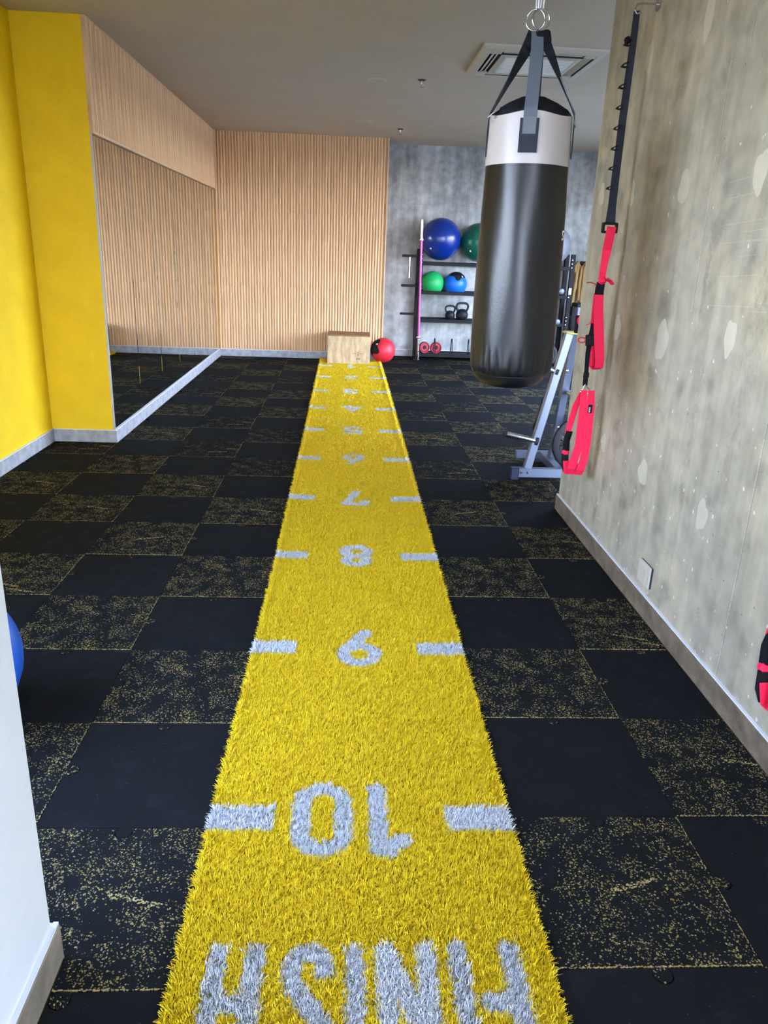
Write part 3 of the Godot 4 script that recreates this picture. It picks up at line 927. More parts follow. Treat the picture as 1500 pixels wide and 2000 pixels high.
func build_turf() -> void:
	var t := thing("turf_track", "bright yellow artificial turf sprint lane with white numerals down the floor", "turf", Vector3(0.075, 0, 0))
	var ox := 0.075
	# backing cloth
	var bk := MB.new()
	var zz := TURF_Z0
	while zz < TURF_Z1 - 0.01:
		var z2: float = minf(zz + 0.5, TURF_Z1)
		bk.quad(Vector3(turf_left(zz) - ox, -0.004, zz), Vector3(0.487 - ox, -0.004, zz), Vector3(0.487 - ox, -0.004, z2), Vector3(turf_left(z2) - ox, -0.004, z2), Vector3.UP)
		bk.quad(Vector3(turf_left(zz) - ox, -0.017, zz), Vector3(0.487 - ox, -0.017, zz), Vector3(0.487 - ox, -0.017, z2), Vector3(turf_left(z2) - ox, -0.017, z2), Vector3.DOWN)
		bk.quad(Vector3(turf_left(zz) - ox, -0.017, zz), Vector3(turf_left(z2) - ox, -0.017, z2), Vector3(turf_left(z2) - ox, -0.004, z2), Vector3(turf_left(zz) - ox, -0.004, zz), Vector3.LEFT)
		bk.quad(Vector3(0.487 - ox, -0.017, zz), Vector3(0.487 - ox, -0.017, z2), Vector3(0.487 - ox, -0.004, z2), Vector3(0.487 - ox, -0.004, zz), Vector3.RIGHT)
		zz = z2
	part(t, "backing", bk.done(), M.turf_backing)
	# what is printed where: every region gets its own pile
	var regions: Array = []   # name, bounds Rect2 in x,z ; strokes in world x,z ; half width
	var G := glyphs()
	for k in range(1, 11):
		var z := -1.785 - (10 - k) * 0.9895
		regions.append(["lane_mark", Rect2(-0.37, z - 0.048, 0.19, 0.096), [], 0.0, "white bar on the left edge at the %d" % k])
		regions.append(["lane_mark", Rect2(0.316, z - 0.044, 0.19, 0.096), [], 0.0, "white bar on the right edge at the %d" % k])
		var st: Array = []
		if k == 10:
			for s in G["0"]: st.append(s.map(func(p: Vector2) -> Vector2: return Vector2(-0.042 - p.x, z + p.y)))
			for s in G["1"]: st.append(s.map(func(p: Vector2) -> Vector2: return Vector2(0.137 - p.x, z + p.y)))
		else:
			for s in G[str(k)]: st.append(s.map(func(p: Vector2) -> Vector2: return Vector2(0.078 - p.x, z + p.y)))
		regions.append(["numeral", Rect2(-0.16, z - 0.17, 0.42, 0.34), st, 0.027, "white numeral %d woven in the turf" % k])
	for l in finish_strokes():
		var st: Array = []
		var lo := 9.0
		var hi := -9.0
		for s in l[1]:
			st.append(s.map(func(p: Vector2) -> Vector2: return Vector2(p.x, -1.215 + p.y)))
			for p in s:
				lo = minf(lo, p.x); hi = maxf(hi, p.x)
		regions.append(["letter", Rect2(lo - 0.04, -1.215 - 0.18, hi - lo + 0.08, 0.36), st, 0.0225, "white letter %s of the word FINISH" % l[0]])
	var spots: Array = []
	for k in regions.size() + 1: spots.append([])
	var r := RandomNumberGenerator.new()
	r.seed = 99
	var z := TURF_Z0 + 0.004
	while z < TURF_Z1:
		var far := clampf((-z - 2.0) / 7.0, 0.0, 1.0)
		var step := lerpf(0.0068, 0.0135, far)
		var size := lerpf(1.0, 1.6, far)
		var near_regions: Array = []
		for k in regions.size():
			var rc: Rect2 = regions[k][1]
			if z > rc.position.y - 0.02 and z < rc.end.y + 0.02: near_regions.append(k)
		var x := turf_left(z) + 0.002
		while x < 0.487:
			var p := Vector2(x + r.randf_range(-0.5, 0.5) * step, z + r.randf_range(-0.5, 0.5) * step)
			var which := regions.size()
			for k in near_regions:
				var g: Array = regions[k]
				if not (g[1] as Rect2).has_point(p): continue
				if g[2].is_empty():
					which = k
					break
				var hit := false
				for s in g[2]:
					for i in s.size() - 1:
						if seg_dist(p, s[i], s[i + 1]) < g[3]:
							hit = true
							break
					if hit: break
				if hit:
					which = k
					break
			var s := size * r.randf_range(0.85, 1.15)
			var q := Basis(Vector3.UP, r.randf() * TAU).scaled(Vector3(s, s * r.randf_range(0.8, 1.15) / lerpf(1.0, 1.3, far), s))
			q = Basis(Vector3(1, 0, 0), r.randf_range(-0.15, 0.22)) * q
			spots[which].append([Transform3D(q, Vector3(p.x - ox, -0.004, p.y)), r.randi() % 4])
			x += step
		# longer blades hang over both edges
		for e in [-1.0, 1.0]:
			for rep_ in 2:
				var ex: float = (turf_left(z) - 0.002 if e < 0 else 0.490) + r.randfn(0, 0.002)
				var es := size * r.randf_range(1.05, 1.4)
				var eq := Basis(Vector3.BACK, -e * r.randf_range(0.25, 0.8)) * Basis(Vector3.UP, r.randf() * TAU).scaled(Vector3(es, es, es))
				var own := regions.size()
				for k in near_regions:
					if regions[k][2].is_empty() and (regions[k][1] as Rect2).grow(0.02).has_point(Vector2(ex, z)) and absf(z - (regions[k][1] as Rect2).get_center().y) < 0.048: own = k
				spots[own].append([Transform3D(eq, Vector3(ex - ox, -0.004, z + r.randf_range(-0.5, 0.5) * step)), r.randi() % 4])
		z += step
	var yel := [c8(240, 206, 28), c8(232, 194, 22), c8(246, 216, 44), c8(220, 186, 28), c8(244, 210, 22), c8(236, 206, 56)]
	var whi := [c8(222, 221, 222), c8(208, 208, 211), c8(232, 231, 230), c8(214, 215, 219)]
	var ty: Array = []
	var tw: Array = []
	for k in 4:
		ty.append(tuft_mesh(500 + k, yel))
		tw.append(tuft_mesh(600 + k, whi))
	var names: Array = regions.map(func(g: Array) -> String: return g[0])
	names.append("yellow_pile")
	for k in spots.size():
		if spots[k].is_empty(): continue
		var holder: Node3D = t
		var kinds := 4 if k == regions.size() else 1
		for v in kinds:
			var sel: Array = spots[k].filter(func(s: Array) -> bool: return kinds == 1 or s[1] == v)
			var mm := MultiMesh.new()
			mm.transform_format = MultiMesh.TRANSFORM_3D
			mm.mesh = ty[v] if k == regions.size() else tw[k % 4]
			mm.instance_count = sel.size()
			for i in sel.size(): mm.set_instance_transform(i, sel[i][0])
			var o := MultiMeshInstance3D.new()
			o.name = numbered(names[k], t)
			o.multimesh = mm
			o.material_override = M.blade
			o.set_meta("kind", "stuff")
			if k < regions.size(): o.set_meta("label", regions[k][4])
			holder.add_child(o)

# ================================================================ mirrors
func build_mirrors() -> void:
	var seams := [-6.15, -7.0, -7.87, -8.735, -9.605, -10.475, -11.484]
	var words := ["nearest tall mirror panel, beside the yellow pier", "second tall mirror panel from the yellow pier", "third tall mirror panel from the yellow pier", "fourth tall mirror panel from the yellow pier", "fifth tall mirror panel, next to the corner one", "tall mirror panel meeting the slatted wall corner"]
	for k in 6:
		var z1: float = seams[k] - 0.001
		var z0: float = seams[k + 1] + 0.001
		var y0 := 0.106
		var y1 := H_BULK - 0.002
		var o := thing("mirror_panel", words[k], "mirror", Vector3(X_MIRROR, y0, (z0 + z1) * 0.5), "mirror panels on the left wall")
		var h := (z1 - z0) * 0.5
		var H := y1 - y0
		var e := 0.008
		var d := 0.0024
		var g := MB.new()
		g.quad(Vector3(0, e, -h + e), Vector3(0, e, h - e), Vector3(0, H - e, h - e), Vector3(0, H - e, -h + e), Vector3.RIGHT)
		part(o, "mirror_glass", g.done(), M.mirror)
		var bv := MB.new()
		bv.quad_out(Vector3(0, e, -h + e), Vector3(0, H - e, -h + e), Vector3(-d, H, -h), Vector3(-d, 0, -h), Vector3(-1, H * 0.5, 0))
		bv.quad_out(Vector3(0, e, h - e), Vector3(0, H - e, h - e), Vector3(-d, H, h), Vector3(-d, 0, h), Vector3(-1, H * 0.5, 0))
		bv.quad_out(Vector3(0, e, -h + e), Vector3(0, e, h - e), Vector3(-d, 0, h), Vector3(-d, 0, -h), Vector3(-1, H * 0.5, 0))
		bv.quad_out(Vector3(0, H - e, -h + e), Vector3(0, H - e, h - e), Vector3(-d, H, h), Vector3(-d, H, -h), Vector3(-1, H * 0.5, 0))
		part(o, "bevelled_edge", bv.done(), M.mirror)
		var bb := MB.new()
		bb.box(Vector3(-0.0078, H * 0.5, 0), Vector3(0.0076, H, h * 2.0))
		part(o, "backing", bb.done(), M.mirror_edge)
	struct("trim_3", boxmesh(Vector3(X_MIRROR - 0.012, 0.104, Z_PIER - 0.006), Vector3(X_MIRROR + 0.004, H_BULK, Z_PIER + 0.003), 0.001), M.alu)

# ================================================================ ceiling fittings
func build_ceiling_fittings() -> void:
	# air conditioning cassette
	var a := thing("ceiling_air_conditioner", "square white ceiling air conditioner cassette behind the punching bag", "air conditioner", Vector3(1.44, CEIL, -6.8))
	var h := 0.47
	var f := MB.new()
	# sloped surround between the outer rim and the inner frame
	var ring := func(mb: MB, r0: float, y0: float, r1: float, y1: float) -> void:
		for k in 4:
			var q := Basis(Vector3.UP, PI / 2 * k)
			var p := [q * Vector3(-r0, y0, r0), q * Vector3(r0, y0, r0), q * Vector3(r1, y1, r1), q * Vector3(-r1, y1, r1)]
			var n: Vector3 = (p[1] - p[0]).cross(p[3] - p[0]).normalized()
			if absf(n.y) > 0.3:
				if n.y > 0: n = -n
			elif n.dot(q * Vector3(0, 0, 1)) < 0 and r1 >= r0: n = -n
			mb.quad(p[0], p[1], p[2], p[3], n)
	ring.call(f, h, 0.0, h, -0.016)
	ring.call(f, h, -0.016, h - 0.02, -0.03)
	ring.call(f, h - 0.02, -0.03, 0.40, -0.034)
	part(a, "outer_frame", f.done(), M.cream_plastic)
	var lv := MB.new()
	ring.call(lv, 0.40, -0.034, 0.392, -0.012)
	ring.call(lv, 0.392, -0.012, 0.318, -0.012)
	ring.call(lv, 0.318, -0.012, 0.31, -0.036)
	part(a, "air_slot", lv.done(), M.dark_slot)
	for k in 4:
		var fl := MB.new()
		fl.box(Vector3(0, -0.024, 0.365), Vector3(0.62, 0.004, 0.034), 0.001, Basis(Vector3.RIGHT, 0.5))
		fl.box(Vector3(0, -0.026, 0.336), Vector3(0.60, 0.004, 0.018), 0.001, Basis(Vector3.RIGHT, 0.4))
		var o := part(a, "louvre", fl.done(), M.cream_plastic)
		o.rotation.y = PI / 2 * k
		var cn := MB.new()
		cn.box(Vector3(0.357, -0.028, 0.357), Vector3(0.09, 0.014, 0.09), 0.01)
		var co := part(a, "corner_cover", cn.done(), M.cream_plastic)
		co.rotation.y = PI / 2 * k
	var gr := MB.new()
	ring.call(gr, 0.31, -0.036, 0.27, -0.044)
	part(a, "grille_frame", gr.done(), M.cream_plastic)
	part(a, "intake_grille", boxmesh(Vector3(-0.27, -0.044, -0.27), Vector3(0.27, -0.01, 0.27), 0.004), M.white_plastic)
	for k in 13:
		part(a, "grille_slat", boxmesh(Vector3(-0.25, -0.0475, -0.004), Vector3(0.25, -0.043, 0.004), 0.001), M.white_plastic, Vector3(0, 0, -0.24 + k * 0.04))
	# recessed downlights (off)
	for p in [[0.24, -7.8, "round recessed ceiling downlight nearer the camera, switched off"], [0.18, -10.19, "round recessed ceiling downlight farther away by the slatted wall, switched off"]]:
		var d := thing("ceiling_downlight", p[2], "downlight", Vector3(p[0], CEIL, p[1]), "recessed downlights")
		var rm := MB.new()
		rm.lathe([Vector2(0.066, 0.0), Vector2(0.066, -0.004), Vector2(0.072, -0.007), Vector2(0.084, -0.005), Vector2(0.088, 0.0)], 32)
		part(d, "rim", rm.done(), M.lamp_rim)
		var cn := MB.new()
		cn.lathe([Vector2(0.0, -0.001), Vector2(0.066, -0.002)], 32)
		part(d, "diffuser", cn.done(), M.ceiling)
	for p in [[0.637, -7.7, "small ceiling sprinkler head nearer the camera"], [0.638, -10.66, "small ceiling sprinkler head near the back wall"]]:
		var s := thing("ceiling_sprinkler", p[2], "sprinkler", Vector3(p[0], CEIL, p[1]), "sprinkler heads")
		var pl := MB.new()
		pl.lathe([Vector2(0.0, -0.01), Vector2(0.022, -0.01), Vector2(0.04, 0.0)], 20)
		part(s, "cover_plate", pl.done(), M.dark_slot)
		var hd := MB.new()
		hd.lathe([Vector2(0.0, -0.034), Vector2(0.008, -0.034), Vector2(0.011, -0.01), Vector2(0.011, 0.0)], 12)
		part(s, "nozzle", hd.done(), M.chrome)
		var fr := MB.new()
		fr.tube([Vector3(-0.012, -0.02, 0), Vector3(-0.016, -0.04, 0), Vector3(0, -0.058, 0), Vector3(0.016, -0.04, 0), Vector3(0.012, -0.02, 0)], 0.0025, 6)
		part(s, "frame_arms", fr.done(), M.chrome)
		var df := MB.new()
		df.lathe([Vector2(0.0, -0.062), Vector2(0.02, -0.061), Vector2(0.02, -0.059), Vector2(0.0, -0.058)], 14)
		part(s, "deflector", df.done(), M.chrome)

# ================================================================ punching bag
func bag_ring(y: float, rad: float, seg: int, wr: float) -> PackedVector3Array:
	var row := PackedVector3Array()
	for k in seg:
		var a := TAU * k / seg
		var r := rad + 0.0022 * sin(a * 3.0 + y * 4.0) + 0.0012 * sin(a * 7.0 - y * 9.0)
		if wr > 0.0:
			var pl := pow(absf(sin(a * 14.0 + sin(a * 5.0) * 1.2)), 0.7)
			r += wr * (pl - 0.5) * (0.6 + 0.4 * sin(a * 3.0 + 1.0))
		row.append(Vector3(cos(a) * r, y, sin(a) * r))
	return row

func build_bag() -> void:
	var t := thing("punching_bag", "black and white punching bag hanging from the ceiling on webbing straps", "punching bag", Vector3(0.722, 1.008, -3.35))
	var axis := func(p: Vector3) -> Vector3: return Vector3(0, p.y, 0)
	var seg := 168
	# body: heights from its underside
	var rows: Array = []
	for s in [[0.06, 0.158, 0.0006], [0.068, 0.165, 0.006], [0.085, 0.171, 0.013], [0.105, 0.1735, 0.013], [0.13, 0.1755, 0.009], [0.16, 0.1775, 0.004], [0.2, 0.1785, 0.0], [0.3, 0.179, 0.0], [0.45, 0.178, 0.0], [0.6, 0.1755, 0.0], [0.72, 0.172, 0.0], [0.80, 0.1685, 0.0], [0.86, 0.166, 0.0], [0.893, 0.165, 0.0]]:
		rows.append(bag_ring(s[0], s[1], seg, s[2]))
	var b := MB.new()
	b.grid(rows, true, axis)
	part(t, "body", b.done(), M.black_vinyl, Vector3.ZERO, "glossy black vinyl body")
	var bt := MB.new()
	bt.lathe([Vector2(0.0, 0.0), Vector2(0.08, 0.004), Vector2(0.125, 0.018), Vector2(0.15, 0.04), Vector2(0.1565, 0.06)], 64)
	part(t, "bottom_cap", bt.done(), M.black_vinyl)
	var pp := MB.new()
	var loop: Array = []
	for k in 64: loop.append(Vector3(cos(TAU * k / 64) * 0.158, 0.061, sin(TAU * k / 64) * 0.158))
	pp.tube(loop, 0.0022, 6, true)
	part(t, "bottom_seam", pp.done(), M.webbing)
	# white band
	rows = []
	for s in [[0.888, 0.1672], [0.895, 0.1678], [0.96, 0.1668], [1.02, 0.165], [1.055, 0.1635], [1.068, 0.1625]]:
		rows.append(bag_ring(s[0], s[1], 96, 0.0))
	# top edge dips between the straps
	for k in 96:
		var a := TAU * k / 96
		rows[5][k].y += 0.006 * sin(a * 4.0 + 0.7)
		rows[4][k].y += 0.004 * sin(a * 4.0 + 0.7)
	b = MB.new()
	b.grid(rows, true, axis)
	part(t, "upper_band", b.done(), M.white_vinyl, Vector3.ZERO, "white vinyl band at the top")
	# gathered canvas cover
	rows = []
	for s in [[1.060, 0.1605, 0.0], [1.076, 0.158, 0.003], [1.092, 0.142, 0.008], [1.118, 0.098, 0.010], [1.14, 0.05, 0.006], [1.148, 0.012, 0.0]]:
		rows.append(bag_ring(s[0], s[1], 96, s[2]))
	b = MB.new()
	b.grid(rows, true, axis)
	part(t, "top_cover", b.done(), M.black_canvas)
	var fl := MB.new()
	fl.band([Vector3(-0.145, 1.085, 0.06), Vector3(-0.168, 1.070, 0.066), Vector3(-0.186, 1.054, 0.068)], [Vector3(0.3, 0.2, 1)], [0.022, 0.03, 0.01], 0.003)
	part(t, "loose_flap", fl.done(), M.white_vinyl)
	# four straps rising to the rings
	var ringc := Vector3(-0.006, 1.365, 0)
	for k in 4:
		var a := deg_to_rad([-14.0, 74.0, 166.0, 258.0][k])   # 0 = towards the camera, positive to the right
		var out := Vector3(sin(a), 0, cos(a))
		var tang := Vector3(cos(a), 0, -sin(a))
		var patch := MB.new()
		patch.band([out * 0.1695 + Vector3(0, 0.925, 0), out * 0.1698 + Vector3(0, 0.985, 0), out * 0.168 + Vector3(0, 1.045, 0)], [tang], [0.072], 0.0035)
		part(t, "strap_patch", patch.done(), M.webbing)
		var st := MB.new()
		var near_ring := ringc + out * 0.014
		st.band([out * 0.1705 + Vector3(0, 0.99, 0), out * 0.169 + Vector3(0, 1.05, 0), out * 0.164 + Vector3(0, 1.082, 0), out * 0.1 + Vector3(0, 1.20, 0), out * 0.05 + Vector3(0, 1.295, 0), near_ring], [tang, tang, tang, (tang + Vector3(0.35, 0, 0) * signf(tang.x + 0.001)).normalized(), (tang * 0.6 + Vector3(signf(tang.x + 0.001), 0, 0)).normalized(), Vector3(signf(tang.x + 0.001), 0, 0)], [0.05, 0.05, 0.05, 0.048, 0.048, 0.046], 0.003)
		part(t, "strap", st.done(), M.wrap if k == 0 else M.webbing, Vector3.ZERO, "strap still in its clear wrapping" if k == 0 else "")
		if k == 1:
			var wr := MB.new()
			wr.band([out * 0.1725 + Vector3(0, 1.04, 0), out * 0.168 + Vector3(0, 1.084, 0), out * 0.135 + Vector3(0, 1.14, 0), out * 0.098 + Vector3(0, 1.21, 0)], [tang], [0.052, 0.053, 0.050, 0.047], 0.0045)
			part(t, "clear_wrapping", wr.done(), M.wrap)
	var cuff := MB.new()
	cuff.box(ringc + Vector3(0.02, -0.02, 0.012), Vector3(0.062, 0.05, 0.026), 0.008, Basis(Vector3.BACK, 0.25))
	cuff.box(ringc + Vector3(-0.03, -0.028, 0.0), Vector3(0.028, 0.05, 0.03), 0.006, Basis(Vector3.BACK, -0.3))
	part(t, "strap_cuff", cuff.done(), M.black_web)
	for k in 2:
		var rg: Array = []
		var c := ringc + Vector3(-0.012 + 0.02 * k, 0.042, 0.006 * k)
		var q := Basis(Vector3.UP, -0.35 + 0.6 * k)
		for j in 28: rg.append(c + q * Vector3(cos(TAU * j / 28) * 0.036, sin(TAU * j / 28) * 0.036, 0))
		var rb := MB.new()
		rb.tube(rg, 0.0036, 8, true)
		part(t, "steel_ring", rb.done(), M.chrome)
	var top := CEIL - 1.008
	for k in 4:
		var x: float = [-0.016, -0.006, 0.004, 0.016][k]
		var cd := MB.new()
		cd.tube([ringc + Vector3(x * 0.8, 0.075, 0.0), ringc + Vector3(x * 1.1, 0.16, 0.002), Vector3(ringc.x + x * 0.5, top - 0.05, 0.0)], 0.0034, 6)
		part(t, "hanging_cord", cd.done(), M.rope_white)
	var hk := MB.new()
	hk.lathe([Vector2(0.0, top - 0.06), Vector2(0.012, top - 0.06), Vector2(0.012, top - 0.012), Vector2(0.05, top - 0.01), Vector2(0.05, top)], 20)
	part(t, "ceiling_hook", hk.done(), M.chrome)
	# the one printed letter that shows at the right edge
	var tm := TextMesh.new()
	tm.text = "S"
	var sf := SystemFont.new()
	sf.font_names = PackedStringArray(["Droid Sans"])
	sf.font_weight = 700
	tm.font = sf
	tm.font_size = 48
	tm.pixel_size = 0.0011
	tm.depth = 0.001
	var a := deg_to_rad(57.0)
	var o := part(t, "printed_letter", tm, M.print_white, Vector3(sin(a) * 0.1795, 0.632, cos(a) * 0.1795))
	o.rotation.y = a

# ================================================================ storage rack and what is on it
func build_rack() -> void:
	var x0 := 1.075
	var x1 := 3.33
	var zf := -11.70
	var zr := -12.04
	var R := thing("storage_rack", "wide black steel storage rack with four shelves against the concrete wall", "rack", Vector3((x0 + x1) * 0.5, 0, (zf + zr) * 0.5))
	var off := -R.position
	for x in [x0, x1]:
		for z in [zf, zr]:
			var u := MB.new()
			u.box(off + Vector3(x, 0.81, z), Vector3(0.06, 1.58, 0.06), 0.004)
			part(R, "upright", u.done(), M.black_steel)
		var ft := MB.new()
		ft.bar(off + Vector3(x, 0.03, zr - 0.02), off + Vector3(x, 0.03, zf + 0.1), 0.06, 0.05)
		ft.box(off + Vector3(x, 0.012, zf + 0.06), Vector3(0.1, 0.024, 0.1), 0.006)
		part(R, "foot", ft.done(), M.black_steel)
		var br := MB.new()
		br.bar(off + Vector3(x, 0.06, zf + 0.07), off + Vector3(x, 0.24, zf), 0.05, 0.02)
		part(R, "brace", br.done(), M.black_steel)
	# bright holes of the punched uprights
	for x in [x0, x1]:
		for g in [1.52, 1.10, 0.70]:
			for k in 3:
				var bo := MB.new()
				bo.lathe([Vector2(0.0, 0.006), Vector2(0.007, 0.005), Vector2(0.009, 0.0)], 8, Vector3.ZERO, Basis(Vector3.RIGHT, PI / 2))
				part(R, "bolt", bo.done(), M.chrome, off + Vector3(x + (0.018 if x == x0 else -0.018), g - k * 0.055, zf + 0.031))
	for y in [1.40, 0.99, 0.585, 0.075]:
		for z in [zf, zr]:
			var rl := MB.new()
			rl.box(off + Vector3((x0 + x1) * 0.5, y, z + (0.0 if z == zr else 0.005)), Vector3(x1 - x0 - 0.06, 0.05, 0.03), 0.003)
			part(R, "shelf_rail", rl.done(), M.black_steel)
		if y < 0.9:
			var sh := MB.new()
			sh.box(off + Vector3((x0 + x1) * 0.5, y + 0.0, (zf + zr) * 0.5), Vector3(x1 - x0 - 0.06, 0.012, zf - zr - 0.03), 0.002)
			part(R, "shelf", sh.done(), M.black_steel)
	# storage arms on the left side
	for y in [1.497, 1.08, 0.676]:
		var ar := MB.new()
		ar.box(off + Vector3(0.925, y, zf), Vector3(0.25, 0.034, 0.03), 0.003)
		part(R, "side_arm", ar.done(), M.black_steel)
	var pin := MB.new()
	pin.tube([off + Vector3(0.91, 1.479, zf), off + Vector3(0.914, 1.19, zf)], 0.011, 10)
	part(R, "hanging_pin", pin.done(), M.chrome)
	# pegs with round ends on the right side
	for p in [[3.17, 1.08], [3.155, 0.64]]:
		var pg := MB.new()
		pg.tube([off + Vector3(p[0], p[1], zr), off + Vector3(p[0], p[1], zf + 0.14)], 0.03, 14)
		part(R, "peg", pg.done(), M.black_steel)
		var cp := MB.new()
		cp.lathe([Vector2(0.0, 0.012), Vector2(0.034, 0.012), Vector2(0.042, 0.006), Vector2(0.042, 0.0)], 20, off + Vector3(p[0], p[1], zf + 0.138), Basis(Vector3.RIGHT, PI / 2))
		part(R, "peg_cap", cp.done(), M.silver_paint)
	part(R, "sticker", boxmesh(off + Vector3(3.305, 1.03, zf + 0.031), off + Vector3(3.345, 1.125, zf + 0.033)), M.print_white)
	# plate dividers on the lowest shelf
	for x in [1.345, 1.605, 1.862, 2.12, 2.38, 2.64]:
		var dv := MB.new()
		dv.tube([off + Vector3(x - 0.018, 0.09, zf + 0.01), off + Vector3(x - 0.004, 0.33, zf + 0.01), off + Vector3(x + 0.004, 0.33, zf + 0.01), off + Vector3(x + 0.018, 0.09, zf + 0.01)], 0.0065, 8)
		part(R, "divider", dv.done(), M.black_steel)
	# gym balls on the open top shelf
	for g in [[1.362, 1.742, 0.295, "ball_blue", "large dark blue exercise ball on the rack's top shelf"], [1.93, 1.715, 0.272, "ball_green", "large dark green exercise ball on the rack's top shelf"], [3.02, 1.715, 0.275, "ball_grey", "large grey exercise ball on the rack's top shelf, behind the bag"]]:
		var B := thing("exercise_ball", g[4], "exercise ball", Vector3(g[0], g[1] - g[2], -11.795), "exercise balls on the top shelf")
		var bb := MB.new()
		var prof: Array = []
		for i in 33:
			var a := -PI / 2 + PI * i / 32
			var rr: float = g[2] * (1.0 - 0.0035 * (0.5 + 0.5 * cos(sin(a) * 46.0)) * (1.0 if absf(sin(a)) < 0.75 else 0.0))
			prof.append(Vector2(maxf(cos(a) * rr, 0.0), sin(a) * rr))
		bb.lathe(prof, 40, Vector3(0, g[2], 0))
		part(B, "shell", bb.done(), M[g[3]])
		var vl := MB.new()
		vl.lathe([Vector2(0.0, 0.006), Vector2(0.012, 0.005), Vector2(0.014, 0.0)], 12, Vector3(0, g[2], 0) + Vector3(-0.55, -0.45, 0.7).normalized() * g[2], Basis(Quaternion(Vector3.UP, Vector3(-0.55, -0.45, 0.7).normalized())))
		part(B, "valve", vl.done(), M.print_white)
	# medicine balls on the second shelf
	var mg := thing("medicine_ball", "plain green medicine ball on the second shelf", "medicine ball", Vector3(1.283, 0.950, (zf + zr) * 0.5), "medicine balls on the rack")
	var g1 := MB.new()
	g1.ball(Vector3(0, 0.171, 0), 0.171)
	part(mg, "shell", g1.done(), M.med_green)
	panelled_ball(Vector3(1.63, 0.95, (zf + zr) * 0.5), 0.171, M.med_blue, Vector3(0.1, 0.86, 0.5), 0.62, "bright blue medicine ball with black patch on the second shelf", "medicine balls on the rack")
	# kettlebells
	kettlebell(Vector3(1.574, 0.591, -11.86), 0.86, 0.0, "smaller black kettlebell on the third shelf", "kettlebells on the rack")
	kettlebell(Vector3(1.752, 0.591, -11.83), 1.06, 0.05, "larger black kettlebell on the third shelf", "kettlebells on the rack")
	# red ringed plates on the lowest shelf
	for p in [[1.205, -11.83, 0.4, "small black weight plate with red rim beside the rack's left foot"], [1.385, -11.84, 0.12, "small black weight plate with red rim against the first divider"]]:
		var W := thing("weight_plate", p[3], "weight plate", Vector3(p[0], 0.081, p[1]), "red rimmed plates on the lowest shelf")
		W.rotation.y = p[2]
		var q := Basis(Vector3.RIGHT, PI / 2)
		var d := MB.new()
		d.lathe([Vector2(0.0, -0.02), Vector2(0.08, -0.02), Vector2(0.089, -0.012), Vector2(0.089, 0.012), Vector2(0.084, 0.02), Vector2(0.07, 0.02), Vector2(0.066, 0.012), Vector2(0.03, 0.012), Vector2(0.026, 0.022), Vector2(0.012, 0.022), Vector2(0.0, 0.016)], 28, Vector3(0, 0.089, 0), q)
		part(W, "disc", d.done(), M.rubber_black)
		var rd := MB.new()
		rd.lathe([Vector2(0.069, 0.0195), Vector2(0.072, 0.0225), Vector2(0.081, 0.0225), Vector2(0.084, 0.0195)], 32, Vector3(0, 0.089, 0), q)
		part(W, "red_rim", rd.done(), M.plate_red)
		var ri := MB.new()
		ri.lathe([Vector2(0.03, 0.012), Vector2(0.034, 0.015), Vector2(0.058, 0.015), Vector2(0.062, 0.012)], 28, Vector3(0, 0.089, 0), q)
		part(W, "red_face", ri.done(), M.plate_red)
	# barbell with a pink shaft standing against the left upright
	var P := thing("barbell", "barbell with pink shaft and silver sleeves standing against the rack", "barbell", Vector3(1.09, 0.0, -11.545))
	var lean := Basis(Vector3.BACK, 0.018) * Basis(Vector3.RIGHT, -0.012)
	var shaft := MB.new()
	shaft.tube([lean * Vector3(0, 0.36, 0), lean * Vector3(0, 1.71, 0)], 0.0165, 14)
	part(P, "shaft", shaft.done(), M.pink)
	for e in [[0.02, 0.34], [1.73, 1.99]]:
		var sv := MB.new()
		sv.tube([lean * Vector3(0, e[0], 0), lean * Vector3(0, e[1], 0)], 0.018, 16)
		part(P, "sleeve", sv.done(), M.chrome)
	for e in [0.35, 1.72]:
		var cl := MB.new()
		cl.lathe([Vector2(0.0, -0.012), Vector2(0.034, -0.012), Vector2(0.036, 0.0), Vector2(0.034, 0.012), Vector2(0.0, 0.012)], 20, lean * Vector3(0, e, 0), lean)
		part(P, "collar", cl.done(), M.chrome)
	# black plates leaning in the dark corner behind the bag
	for k in 3:
		var W := thing("bumper_plate", ["black bumper plate leaning at the right foot of the rack", "black bumper plate in the middle of the leaning three", "black bumper plate at the front of the leaning three"][k], "weight plate", Vector3(2.95 + 0.03 * k, 0.001, -11.56 + 0.075 * k), "bumper plates at the rack's right foot")
		W.rotation = Vector3(-0.12, 0.15, 0)
		var rr: float = [0.225, 0.2, 0.17][k]
		var d := MB.new()
		d.lathe([Vector2(0.025, -0.03), Vector2(rr - 0.008, -0.03), Vector2(rr, -0.022), Vector2(rr, 0.022), Vector2(rr - 0.008, 0.03), Vector2(rr - 0.04, 0.03), Vector2(rr - 0.046, 0.022), Vector2(0.06, 0.022), Vector2(0.055, 0.03), Vector2(0.025, 0.03), Vector2(0.025, -0.03)], 32, Vector3(0, rr, 0), Basis(Vector3.RIGHT, PI / 2))
		part(W, "disc", d.done(), M.rubber_black)
		var hb := MB.new()
		hb.lathe([Vector2(0.025, 0.031), Vector2(0.045, 0.033), Vector2(0.05, 0.029)], 20, Vector3(0, rr, 0), Basis(Vector3.RIGHT, PI / 2))
		part(W, "hub_ring", hb.done(), M.silver_paint)

